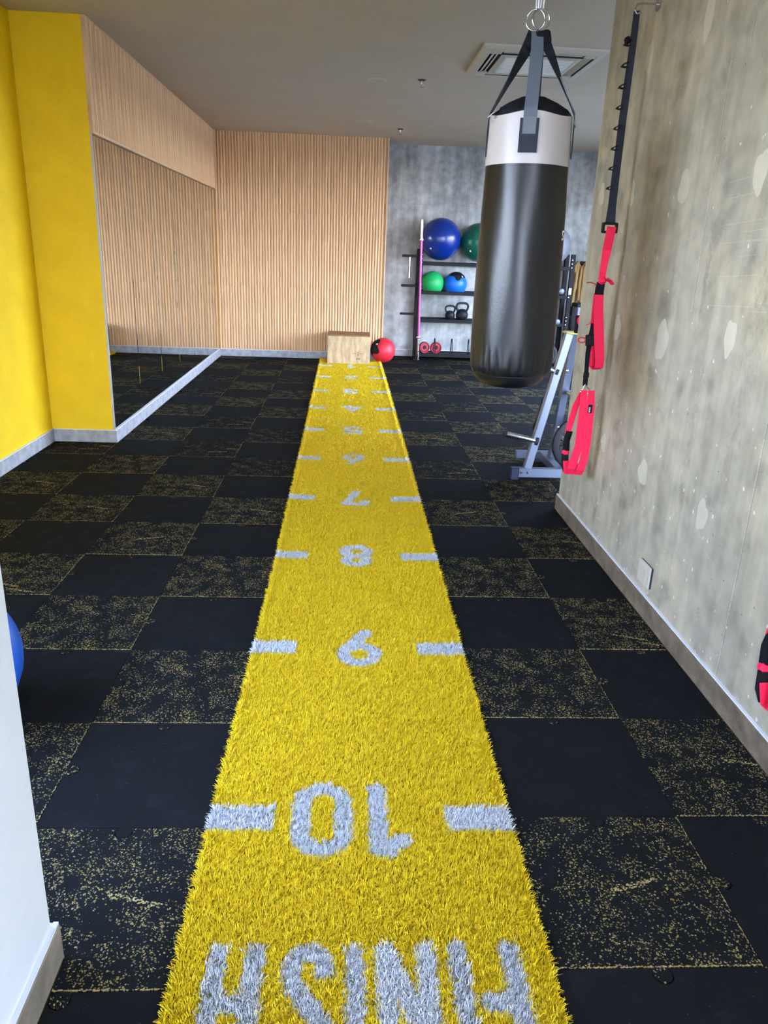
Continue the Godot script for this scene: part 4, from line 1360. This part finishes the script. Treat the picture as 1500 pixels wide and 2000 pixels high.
func panelled_ball(at: Vector3, r: float, m: Material, dir: Vector3, reach: float, label: String, group: String) -> void:
	var o := thing("medicine_ball", label, "medicine ball", at, group)
	var b := MB.new()
	b.ball(Vector3(0, r, 0), r, 36, 20)
	part(o, "shell", b.done(), m)
	# black panel: a curved piece of cover lying on the ball
	var q := Basis(Quaternion(Vector3.UP, dir.normalized()))
	var pb := MB.new()
	var rows: Array = []
	for i in 6:
		var row := PackedVector3Array()
		for k in 32:
			var a := TAU * k / 32
			var edge := reach * (1.0 + 0.22 * cos(a * 4.0))
			var th := edge * i / 5.0
			row.append(Vector3(0, r, 0) + q * (Vector3(sin(th) * cos(a), cos(th), sin(th) * sin(a)) * (r + 0.003)))
		rows.append(row)
	pb.grid(rows, true, func(_p: Vector3) -> Vector3: return Vector3(0, r, 0))
	part(o, "black_panel", pb.done(), M.black_canvas)
	var mk := MB.new()
	for k in 3:
		var th := reach * 0.66 + k * 0.045
		var a := 0.5
		var p := Vector3(0, r, 0) + q * (Vector3(sin(th) * cos(a), cos(th), sin(th) * sin(a)) * (r + 0.004))
		mk.box(p, Vector3(0.012, 0.0015, 0.02), 0.0005, Basis(Quaternion(Vector3.UP, (p - Vector3(0, r, 0)).normalized())))
	part(o, "print", mk.done(), M.print_white)

func kettlebell(at: Vector3, s: float, turn: float, label: String, group: String) -> void:
	var o := thing("kettlebell", label, "kettlebell", at, group)
	o.rotation.y = turn
	var b := MB.new()
	var prof: Array = [Vector2(0.0, 0.0), Vector2(0.058, 0.0), Vector2(0.066, 0.004)]
	for i in 13:
		var a := lerpf(-0.85, 1.25, i / 12.0)
		prof.append(Vector2(cos(a) * 0.088, 0.078 + sin(a) * 0.088))
	prof.append(Vector2(0.0, 0.162))
	for i in prof.size(): prof[i] = prof[i] * s
	b.lathe(prof, 28)
	part(o, "bell", b.done(), M.cast_iron)
	var h := MB.new()
	var pts: Array = []
	for p in [Vector2(-0.055, 0.125), Vector2(-0.078, 0.165), Vector2(-0.084, 0.2), Vector2(-0.072, 0.228), Vector2(-0.045, 0.24), Vector2(0, 0.243), Vector2(0.045, 0.24), Vector2(0.072, 0.228), Vector2(0.084, 0.2), Vector2(0.078, 0.165), Vector2(0.055, 0.125)]:
		pts.append(Vector3(p.x, p.y, 0) * s)
	h.tube(pts, 0.0165 * s, 12)
	part(o, "handle", h.done(), M.cast_iron)
	var mk := MB.new()
	mk.lathe([Vector2(0.0, 0.0885), Vector2(0.03, 0.0835)], 20, Vector3(0, 0.078 * s, 0), Basis(Vector3.RIGHT, PI / 2).scaled(Vector3.ONE * s))
	part(o, "weight_badge", mk.done(), M.silver_paint if s < 0.0 else M.black_steel)

# ================================================================ wooden jump box and red ball
func build_plyo_box() -> void:
	var o := thing("jump_box", "pale plywood jump box standing on the far end of the turf", "jump box", Vector3(0.045, 0.012, -11.20))
	var w := 0.60
	var h := 0.40
	var d := 0.52
	part(o, "front_board", boxmesh(Vector3(-w / 2, 0, d / 2 - 0.018), Vector3(w / 2, h - 0.018, d / 2), 0.002), M.plywood)
	part(o, "back_board", boxmesh(Vector3(-w / 2, 0, -d / 2), Vector3(w / 2, h - 0.018, -d / 2 + 0.018), 0.002), M.plywood)
	for s in [-1.0, 1.0]:
		part(o, "side_board", boxmesh(Vector3(minf(s * w / 2, s * (w / 2 - 0.018)), 0, -d / 2 + 0.018), Vector3(maxf(s * w / 2, s * (w / 2 - 0.018)), h - 0.018, d / 2 - 0.018), 0.002), M.plywood)
	part(o, "top_board", boxmesh(Vector3(-w / 2, h - 0.018, -d / 2), Vector3(w / 2, h, d / 2), 0.002), M.ply_edge, Vector3.ZERO, "darker top board")
	var pr := MB.new()
	pr.box(Vector3(0.135, 0.148, d / 2 + 0.0004), Vector3(0.17, 0.006, 0.0008))
	pr.box(Vector3(0.135, 0.165, d / 2 + 0.0004), Vector3(0.03, 0.014, 0.0008))
	pr.box(Vector3(0.135, 0.13, d / 2 + 0.0004), Vector3(0.022, 0.02, 0.0008))
	pr.box(Vector3(0.12, 0.075, d / 2 + 0.0004), Vector3(0.022, 0.028, 0.0008))
	pr.box(Vector3(0.15, 0.075, d / 2 + 0.0004), Vector3(0.022, 0.028, 0.0008))
	part(o, "stamped_mark", pr.done(), M.print_brown)
	panelled_ball(Vector3(0.545, 0.0, -11.27), 0.178, M.med_red, Vector3(-0.88, 0.3, 0.38), 0.72, "red medicine ball with black side on the floor by the box", "")

# ================================================================ weight tree
func build_weight_tree() -> void:
	var o := thing("weight_tree", "silver A-frame weight plate tree at the end of the concrete wall", "weight tree", Vector3(1.7, 0, -5.45))
	var off := -o.position
	# front foot bar along x, rear foot bar, cross piece
	var fb := MB.new()
	fb.box(off + Vector3(1.73, 0.055, -5.33), Vector3(0.90, 0.07, 0.05), 0.005)
	part(o, "front_foot_bar", fb.done(), M.silver_paint)
	for x in [1.255, 2.205]:
		var cp := MB.new()
		cp.box(off + Vector3(x, 0.045, -5.33), Vector3(0.06, 0.09, 0.062), 0.006)
		part(o, "end_cap", cp.done(), M.cap_navy)
	var rb := MB.new()
	rb.bar(off + Vector3(1.60, 0.05, -5.36), off + Vector3(1.60, 0.05, -5.86), 0.06, 0.06)
	part(o, "rear_foot_bar", rb.done(), M.silver_paint)
	var rc := MB.new()
	rc.box(off + Vector3(1.73, 0.05, -5.88), Vector3(0.7, 0.06, 0.05), 0.005)
	part(o, "rear_foot_bar", rc.done(), M.silver_paint)
	# legs
	var ap := Vector3(1.598, 1.05, -5.44)
	for l in [[Vector3(1.345, 0.085, -5.33), ap + Vector3(-0.03, 0, 0.03)], [Vector3(1.625, 0.075, -5.70), ap + Vector3(0.03, 0, -0.03)], [Vector3(2.1, 0.085, -5.33), ap + Vector3(0.1, -0.02, 0.02)]]:
		var lg := MB.new()
		lg.bar(off + l[0], off + l[1], 0.055, 0.06, Vector3.RIGHT, 0.004)
		part(o, "leg", lg.done(), M.silver_paint)
	var tc := MB.new()
	tc.box(off + ap + Vector3(0.03, 0.005, 0.0), Vector3(0.17, 0.016, 0.11), 0.004)
	part(o, "top_cap", tc.done(), M.hemp_thin, Vector3.ZERO, "yellowish top cap")
	for bl in [Vector3(1.30, 0.06, -5.303), Vector3(1.345, 0.06, -5.303), Vector3(1.609, 0.78, -5.485), Vector3(1.617, 0.34, -5.585)]:
		var bo := MB.new()
		bo.lathe([Vector2(0.0, 0.007), Vector2(0.008, 0.006), Vector2(0.011, 0.0)], 10, off + bl, Basis(Vector3.RIGHT, PI / 2))
		part(o, "bolt", bo.done(), M.chrome)
	# pegs
	for p in [[Vector3(1.395, 0.29, -5.335), Vector3(1.172, 0.335, -5.335)], [Vector3(1.50, 0.785, -5.385), Vector3(1.36, 0.835, -5.385)]]:
		var pg := MB.new()
		pg.tube([off + p[0], off + p[1]], 0.022, 14)
		part(o, "peg", pg.done(), M.chrome)
		var ec := MB.new()
		var dr: Vector3 = (p[1] - p[0]).normalized()
		ec.tube([off + p[1], off + p[1] + dr * 0.022], 0.024, 14)
		part(o, "peg_end", ec.done(), M.rubber_black)
		var ek := MB.new()
		ek.tube([off + p[0] + dr * 0.012, off + p[0] - dr * 0.01], 0.034, 14)
		part(o, "peg_collar", ek.done(), M.rubber_black)
	for p in [[Vector3(1.66, 0.255, -5.60), Vector3(1.66, 0.255, -5.34)], [Vector3(1.64, 0.62, -5.55), Vector3(1.64, 0.62, -5.36)]]:
		var pg := MB.new()
		pg.tube([off + p[0], off + p[1]], 0.02, 12)
		part(o, "peg", pg.done(), M.chrome)
	# plates stored on it
	plate(Vector3(1.742, 0.255, -5.44), 0.205, 0.04, Vector3(0.12, 0.0, 1.0), "spoked black weight plate on the weight tree next to the wall edge")
	plate(Vector3(1.49, 0.425, -5.66), 0.14, 0.045, Vector3(0.93, -0.2, 0.3), "black weight plate seen edge on between the weight tree legs")

func plate(c: Vector3, r: float, t: float, dir: Vector3, label: String) -> void:
	var o := thing("weight_plate", label, "weight plate", c, "plates on the weight tree")
	var q := Basis(Quaternion(Vector3.UP, dir.normalized()))
	var b := MB.new()
	b.lathe([Vector2(r * 0.78, -t * 0.5), Vector2(r * 0.97, -t * 0.5), Vector2(r, -t * 0.3), Vector2(r, t * 0.3), Vector2(r * 0.97, t * 0.5), Vector2(r * 0.78, t * 0.5), Vector2(r * 0.74, t * 0.2), Vector2(r * 0.74, -t * 0.2), Vector2(r * 0.78, -t * 0.5)], 40, Vector3.ZERO, q)
	part(o, "rim", b.done(), M.rubber_black)
	var h := MB.new()
	h.lathe([Vector2(r * 0.13, -t * 0.45), Vector2(r * 0.32, -t * 0.45), Vector2(r * 0.34, -t * 0.3), Vector2(r * 0.34, t * 0.3), Vector2(r * 0.32, t * 0.45), Vector2(r * 0.13, t * 0.45), Vector2(r * 0.13, -t * 0.45)], 24, Vector3.ZERO, q)
	part(o, "hub", h.done(), M.rubber_black)
	for k in 3:
		var a := TAU * k / 3 + 0.5
		var d := Vector3(cos(a), 0, sin(a))
		var s := MB.new()
		s.bar(q * (d * r * 0.3), q * (d * r * 0.78), r * 0.42, t * 0.35, q * Vector3(-sin(a), 0, cos(a)), 0.003)
		part(o, "spoke", s.done(), M.rubber_black)

# ================================================================ suspension trainers
func build_trainers() -> void:
	var a := trainer("red and black suspension trainer hanging along the concrete wall")
	a.position = Vector3(1.30, 0.42, -3.98)
	var b := a.duplicate()
	b.name = numbered("suspension_trainer", self)
	add_child(b)
	b.position = Vector3(1.322, 0.322, -1.85)
	tag(b, "suspension trainer at the right edge of the photo, only its foot loop showing", "suspension trainer", "suspension trainers on the concrete wall")

func trainer(label: String) -> Node3D:
	# measured from the lowest point of the foot loop; x towards the wall is positive
	var t := thing("suspension_trainer", label, "suspension trainer", Vector3.ZERO, "suspension trainers on the concrete wall")
	var X := Vector3.RIGHT
	var y := func(v: float) -> float: return v - 0.42
	var hk := MB.new()
	hk.tube([Vector3(0.1, y.call(2.665), 0), Vector3(0.03, y.call(2.665), 0), Vector3(0.0, y.call(2.66), 0), Vector3(-0.012, y.call(2.64), 0), Vector3(0.0, y.call(2.622), 0), Vector3(0.02, y.call(2.63), 0)], 0.005, 8)
	hk.lathe([Vector2(0.0, 0.0), Vector2(0.028, 0.0), Vector2(0.028, 0.006), Vector2(0.0, 0.006)], 16, Vector3(0.099, y.call(2.665), 0), Basis(Vector3.BACK, PI / 2))
	part(t, "wall_hook", hk.done(), M.chrome)
	var st := MB.new()
	st.band([Vector3(0.0, y.call(2.635), 0), Vector3(0.0, y.call(2.5), 0.002), Vector3(-0.004, y.call(2.2), 0.0), Vector3(-0.004, y.call(1.95), 0.0), Vector3(-0.003, y.call(1.80), 0), Vector3(-0.002, y.call(1.72), 0)], [X], [0.028, 0.032, 0.036, 0.038, 0.040, 0.05], 0.005)
	part(t, "anchor_strap", st.done(), M.webbing)
	for k in 8:
		var yy: float = y.call(2.50 - k * 0.088)
		var tb := MB.new()
		tb.band([Vector3(-0.012, yy + 0.014, 0.0), Vector3(-0.034, yy + 0.006, 0.004), Vector3(-0.040, yy - 0.004, 0.004), Vector3(-0.016, yy - 0.006, 0.0)], [Vector3(0, 0, 1)], [0.03], 0.003)
		part(t, "loop_tab", tb.done(), M.black_web)
	var kn := MB.new()
	kn.box(Vector3(-0.028, y.call(2.515), 0.004), Vector3(0.028, 0.03, 0.03), 0.008, Basis(Vector3.BACK, 0.5))
	part(t, "strap_knot", kn.done(), M.black_web)
	# buckle
	var bk := MB.new()
	for s in [-1.0, 1.0]:
		bk.box(Vector3(-0.002 + s * 0.033, y.call(1.704), 0), Vector3(0.014, 0.05, 0.02), 0.004)
		bk.box(Vector3(-0.002, y.call(1.704) + s * 0.02, 0), Vector3(0.066, 0.012, 0.02), 0.004)
	part(t, "buckle", bk.done(), M.black_steel)
	# red webbing below the buckle, twisting as it falls
	var rd := MB.new()
	rd.band([Vector3(0.004, y.call(1.71), 0.012), Vector3(0.0, y.call(1.66), 0.012), Vector3(-0.004, y.call(1.60), 0.008), Vector3(-0.008, y.call(1.54), 0.004), Vector3(-0.010, y.call(1.50), 0.003), Vector3(-0.010, y.call(1.455), 0.004)], [X, X, Vector3(0.92, 0, 0.4), Vector3(0.62, 0, 0.78), Vector3(0.7, 0, 0.7), X], [0.046, 0.046, 0.044, 0.04, 0.036, 0.036], 0.004)
	part(t, "red_strap", rd.done(), M.red_web)
	var kt := MB.new()
	kt.box(Vector3(-0.008, y.call(1.452), 0.01), Vector3(0.044, 0.034, 0.03), 0.013, Basis(Vector3.BACK, 0.3))
	kt.band([Vector3(0.01, y.call(1.462), 0.012), Vector3(0.03, y.call(1.452), 0.016), Vector3(0.046, y.call(1.436), 0.014)], [Vector3(0, 0.5, 1)], [0.028, 0.028, 0.024], 0.004)
	part(t, "red_knot", kt.done(), M.red_web)
	var bb := MB.new()
	bb.band([Vector3(-0.012, y.call(1.444), 0.004), Vector3(-0.016, y.call(1.412), 0.006), Vector3(-0.016, y.call(1.384), 0.006)], [X], [0.04, 0.044, 0.044], 0.009)
	part(t, "black_keeper", bb.done(), M.black_web)
	# long red loop
	var lp := MB.new()
	lp.band([Vector3(-0.016, y.call(1.39), 0.008), Vector3(-0.010, y.call(1.30), 0.012), Vector3(0.004, y.call(1.20), 0.016), Vector3(0.016, y.call(1.12), 0.018), Vector3(0.026, y.call(1.06), 0.02), Vector3(0.028, y.call(1.018), 0.012), Vector3(0.022, y.call(1.005), -0.01), Vector3(0.012, y.call(1.02), -0.03), Vector3(0.004, y.call(1.10), -0.034), Vector3(-0.010, y.call(1.24), -0.026), Vector3(-0.018, y.call(1.39), -0.004)], [X], [0.044, 0.05, 0.052, 0.050, 0.048, 0.046, 0.044, 0.044, 0.044, 0.044, 0.044], 0.004)
	part(t, "red_loop", lp.done(), M.red_web)
	# thin cords
	var tc := MB.new()
	tc.tube([Vector3(-0.022, y.call(1.40), 0.0), Vector3(-0.04, y.call(1.435), 0.004), Vector3(-0.066, y.call(1.443), 0.004), Vector3(-0.086, y.call(1.44), 0.004)], 0.003, 6)
	tc.tube([Vector3(-0.032, y.call(1.30), 0.0), Vector3(-0.036, y.call(1.25), 0.0), Vector3(-0.05, y.call(1.235), 0.0), Vector3(-0.064, y.call(1.232), 0.0)], 0.0025, 6)
	part(t, "red_cord", tc.done(), M.red_cord)
	var lo: Array = []
	for k in 16: lo.append(Vector3(-0.076 + cos(TAU * k / 16) * 0.02, y.call(1.155) + sin(TAU * k / 16) * 0.013, 0.004))
	var cl := MB.new()
	cl.tube(lo, 0.004, 6, true)
	part(t, "cord_loop", cl.done(), M.red_cord)
	# black strap to the foot loop, with adjuster
	var ls := MB.new()
	ls.band([Vector3(-0.022, y.call(1.24), 0.0), Vector3(-0.030, y.call(1.17), 0.002), Vector3(-0.036, y.call(1.09), 0.002), Vector3(-0.032, y.call(1.0), 0.002), Vector3(-0.030, y.call(0.92), 0.002)], [X], [0.026, 0.03, 0.024, 0.022, 0.026], 0.005)
	part(t, "lower_strap", ls.done(), M.black_web)
	var ad := MB.new()
	ad.box(Vector3(-0.034, y.call(1.155), 0.004), Vector3(0.046, 0.06, 0.016), 0.005, Basis(Vector3.BACK, 0.12))
	ad.box(Vector3(-0.031, y.call(0.975), 0.004), Vector3(0.03, 0.03, 0.014), 0.004)
	part(t, "adjuster", ad.done(), M.black_steel)
	var rg := MB.new()
	rg.tube([Vector3(-0.048, y.call(0.885), 0.0), Vector3(-0.030, y.call(0.925), 0.004), Vector3(-0.012, y.call(0.908), 0.006), Vector3(0.014, y.call(0.878), 0.004), Vector3(-0.048, y.call(0.880), 0.0)], 0.0032, 8)
	part(t, "triangle_ring", rg.done(), M.chrome)
	# foot loop: two red bands falling side by side and rounding below
	for s in [0, 1]:
		var ft := MB.new()
		var dx: float = -0.032 if s == 0 else 0.006
		var dz: float = 0.012 if s == 0 else 0.02
		ft.band([Vector3(dx + 0.0, y.call(0.895), dz - 0.01), Vector3(dx + 0.004, y.call(0.80), dz), Vector3(dx + 0.004, y.call(0.70), dz + 0.004), Vector3(dx + 0.004, y.call(0.60), dz + 0.006), Vector3(dx + (-0.010 if s == 0 else 0.002), y.call(0.53), dz + 0.004), Vector3(dx - 0.022 + s * 0.012, y.call(0.465 - 0.004 * s), dz + 0.0), Vector3(dx - 0.020 + s * 0.006, y.call(0.428), dz - 0.022), Vector3(dx - 0.024, y.call(0.43), dz - 0.05), Vector3(dx - 0.03, y.call(0.49), dz - 0.07)], [X], [0.034, 0.042, 0.044, 0.044, 0.044, 0.044, 0.046, 0.044, 0.04], 0.004)
		part(t, "foot_band", ft.done(), M.red_web)
	var bkb := MB.new()
	bkb.band([Vector3(-0.03, y.call(0.89), -0.012), Vector3(-0.050, y.call(0.80), -0.05), Vector3(-0.062, y.call(0.70), -0.07), Vector3(-0.07, y.call(0.64), -0.076)], [X], [0.03, 0.034, 0.034, 0.03], 0.004)
	part(t, "rear_band", bkb.done(), M.red_web)
	var hd := MB.new()
	hd.tube([Vector3(-0.062, y.call(0.655), -0.072), Vector3(-0.07, y.call(0.60), -0.076), Vector3(-0.066, y.call(0.545), -0.076)], 0.018, 12)
	part(t, "foam_grip", hd.done(), M.foam)
	var rp := MB.new()
	rp.box(Vector3(-0.07, y.call(0.535), -0.07), Vector3(0.036, 0.03, 0.03), 0.008)
	part(t, "grip_end", rp.done(), M.red_web)
	var cr := MB.new()
	cr.band([Vector3(-0.074, y.call(0.53), -0.062), Vector3(-0.07, y.call(0.47), -0.06), Vector3(-0.06, y.call(0.432), -0.05)], [X], [0.036, 0.04, 0.036], 0.006)
	part(t, "heel_cradle", cr.done(), M.black_web)
	var lb := MB.new()
	lb.box(Vector3(0.006, y.call(0.80), 0.025), Vector3(0.022, 0.045, 0.002), 0.0005)
	part(t, "sewn_label", lb.done(), M.black_web)
	var lt := MB.new()
	for k in 3: lt.box(Vector3(0.003, y.call(0.785 + k * 0.01), 0.0264), Vector3(0.008, 0.006, 0.0006))
	part(t, "label_print", lt.done(), M.print_white)
	return t

# ================================================================ small things
func build_small_things() -> void:
	# wall outlet
	var o := thing("wall_outlet", "cream blank outlet plate low on the concrete wall", "outlet", Vector3(X_RIGHT, 0.2, -3.15))
	part(o, "back_box", boxmesh(Vector3(-0.008, -0.05, -0.066), Vector3(0, 0.05, 0.066), 0.002), M.cap_navy)
	part(o, "cover_plate", boxmesh(Vector3(-0.016, -0.052, -0.068), Vector3(-0.006, 0.052, 0.064), 0.003), M.cream_plastic)
	part(o, "insert", boxmesh(Vector3(-0.018, -0.03, -0.035), Vector3(-0.015, 0.03, 0.033), 0.001), M.cream_plastic)
	# blue ball hidden behind the white partition
	var b := thing("exercise_ball", "light blue exercise ball on the floor behind the white partition", "exercise ball", Vector3(-1.29, 0.0, -2.22))
	var bb := MB.new()
	bb.ball(Vector3(0, 0.25, 0), 0.25, 40, 24)
	part(b, "shell", bb.done(), M.ball_light_blue)
	var vl := MB.new()
	vl.lathe([Vector2(0.0, 0.006), Vector2(0.012, 0.005), Vector2(0.014, 0.0)], 12, Vector3(0, 0.498, 0))
	part(b, "valve", vl.done(), M.print_white)
	# battle rope hung on the back wall
	var r := thing("battle_rope", "thick tan battle rope hung in loops on the back wall", "rope", Vector3(3.58, 0.70, -12.02))
	var off := -r.position
	for k in 5:
		var xa: float = [3.46, 3.515, 3.57, 3.62, 3.67][k]
		var xb: float = [3.56, 3.47, 3.66, 3.60, 3.74][k]
		var bot: float = [0.92, 1.02, 0.86, 0.96, 0.9][k]
		var s := MB.new()
		var zz := -12.05 + 0.02 * k
		s.tube([off + Vector3(xa, bot + 0.08, zz), off + Vector3(xa - 0.012, 1.2, zz), off + Vector3(xa, 1.42, zz), off + Vector3((xa + xb) * 0.5, 1.485, zz + 0.01), off + Vector3(xb, 1.42, zz + 0.01), off + Vector3(xb + 0.008, 1.2, zz), off + Vector3(xb, bot, zz), off + Vector3((xb + xa) * 0.5, bot - 0.06, zz)], 0.022, 10)
		part(r, "rope_loop", s.done(), M.hemp)
	var tail := MB.new()
	tail.tube([off + Vector3(3.485, 1.35, -11.95), off + Vector3(3.475, 1.15, -11.945), off + Vector3(3.462, 0.95, -11.94), off + Vector3(3.45, 0.84, -11.94)], 0.022, 10)
	part(r, "rope_tail", tail.done(), M.hemp)
	var gp := MB.new()
	gp.tube([off + Vector3(3.45, 0.85, -11.94), off + Vector3(3.443, 0.71, -11.94)], 0.025, 12)
	part(r, "black_grip", gp.done(), M.rubber_black)
	var hk := MB.new()
	hk.tube([off + Vector3(3.6, 1.45, Z_BACK + 0.001), off + Vector3(3.6, 1.45, -11.93), off + Vector3(3.6, 1.5, -11.91)], 0.012, 10)
	hk.box(off + Vector3(3.6, 1.45, Z_BACK + 0.006), Vector3(0.09, 0.12, 0.012), 0.003)
	part(r, "wall_hook", hk.done(), M.black_steel)
	# grey cabinet below the rope
	var g := thing("equipment_cabinet", "grey cabinet with black top below the hanging rope", "cabinet", Vector3(3.72, 0, -11.74))
	part(g, "body", boxmesh(Vector3(-0.27, 0.03, -0.14), Vector3(0.27, 0.86, 0.14), 0.008), M.grey_panel)
	part(g, "top", boxmesh(Vector3(-0.28, 0.86, -0.15), Vector3(0.28, 0.91, 0.15), 0.008), M.rubber_black)
	part(g, "plinth", boxmesh(Vector3(-0.25, 0.0, -0.12), Vector3(0.25, 0.03, 0.12), 0.004), M.rubber_black)
	for x in [-0.137, 0.137]:
		var dr := part(g, "door", boxmesh(Vector3(-0.128, 0.05, 0.0), Vector3(0.128, 0.84, 0.012), 0.003), M.grey_panel, Vector3(x, 0, 0.14))
		part(dr, "handle", boxmesh(Vector3(-0.006, 0.42, 0.012), Vector3(0.006, 0.52, 0.024), 0.003), M.chrome, Vector3(-signf(x) * 0.1, 0, 0))
	# red and black pad on a cord at the far end of the concrete wall
	var p := thing("hand_pad", "small red and black pad on a thin cord at the concrete wall's far edge", "pad", Vector3(1.452, 1.195, -4.72))
	var pd := MB.new()
	pd.lathe([Vector2(0.0, 0.012), Vector2(0.03, 0.011), Vector2(0.04, 0.004), Vector2(0.04, -0.01), Vector2(0.0, -0.012)], 24, Vector3.ZERO, Basis(Vector3.RIGHT, PI / 2))
	part(p, "red_face", pd.done(), M.red_web)
	part(p, "black_back", boxmesh(Vector3(-0.048, -0.078, -0.03), Vector3(0.03, 0.03, -0.0125), 0.006), M.black_web)
	var co := MB.new()
	co.tube([Vector3(0.004, 0.036, 0), Vector3(0.004, 0.10, 0.0), Vector3(0.006, 0.16, 0.0), Vector3(0.01, 0.17, 0.0702)], 0.004, 6)
	part(p, "cord", co.done(), M.hemp_thin)
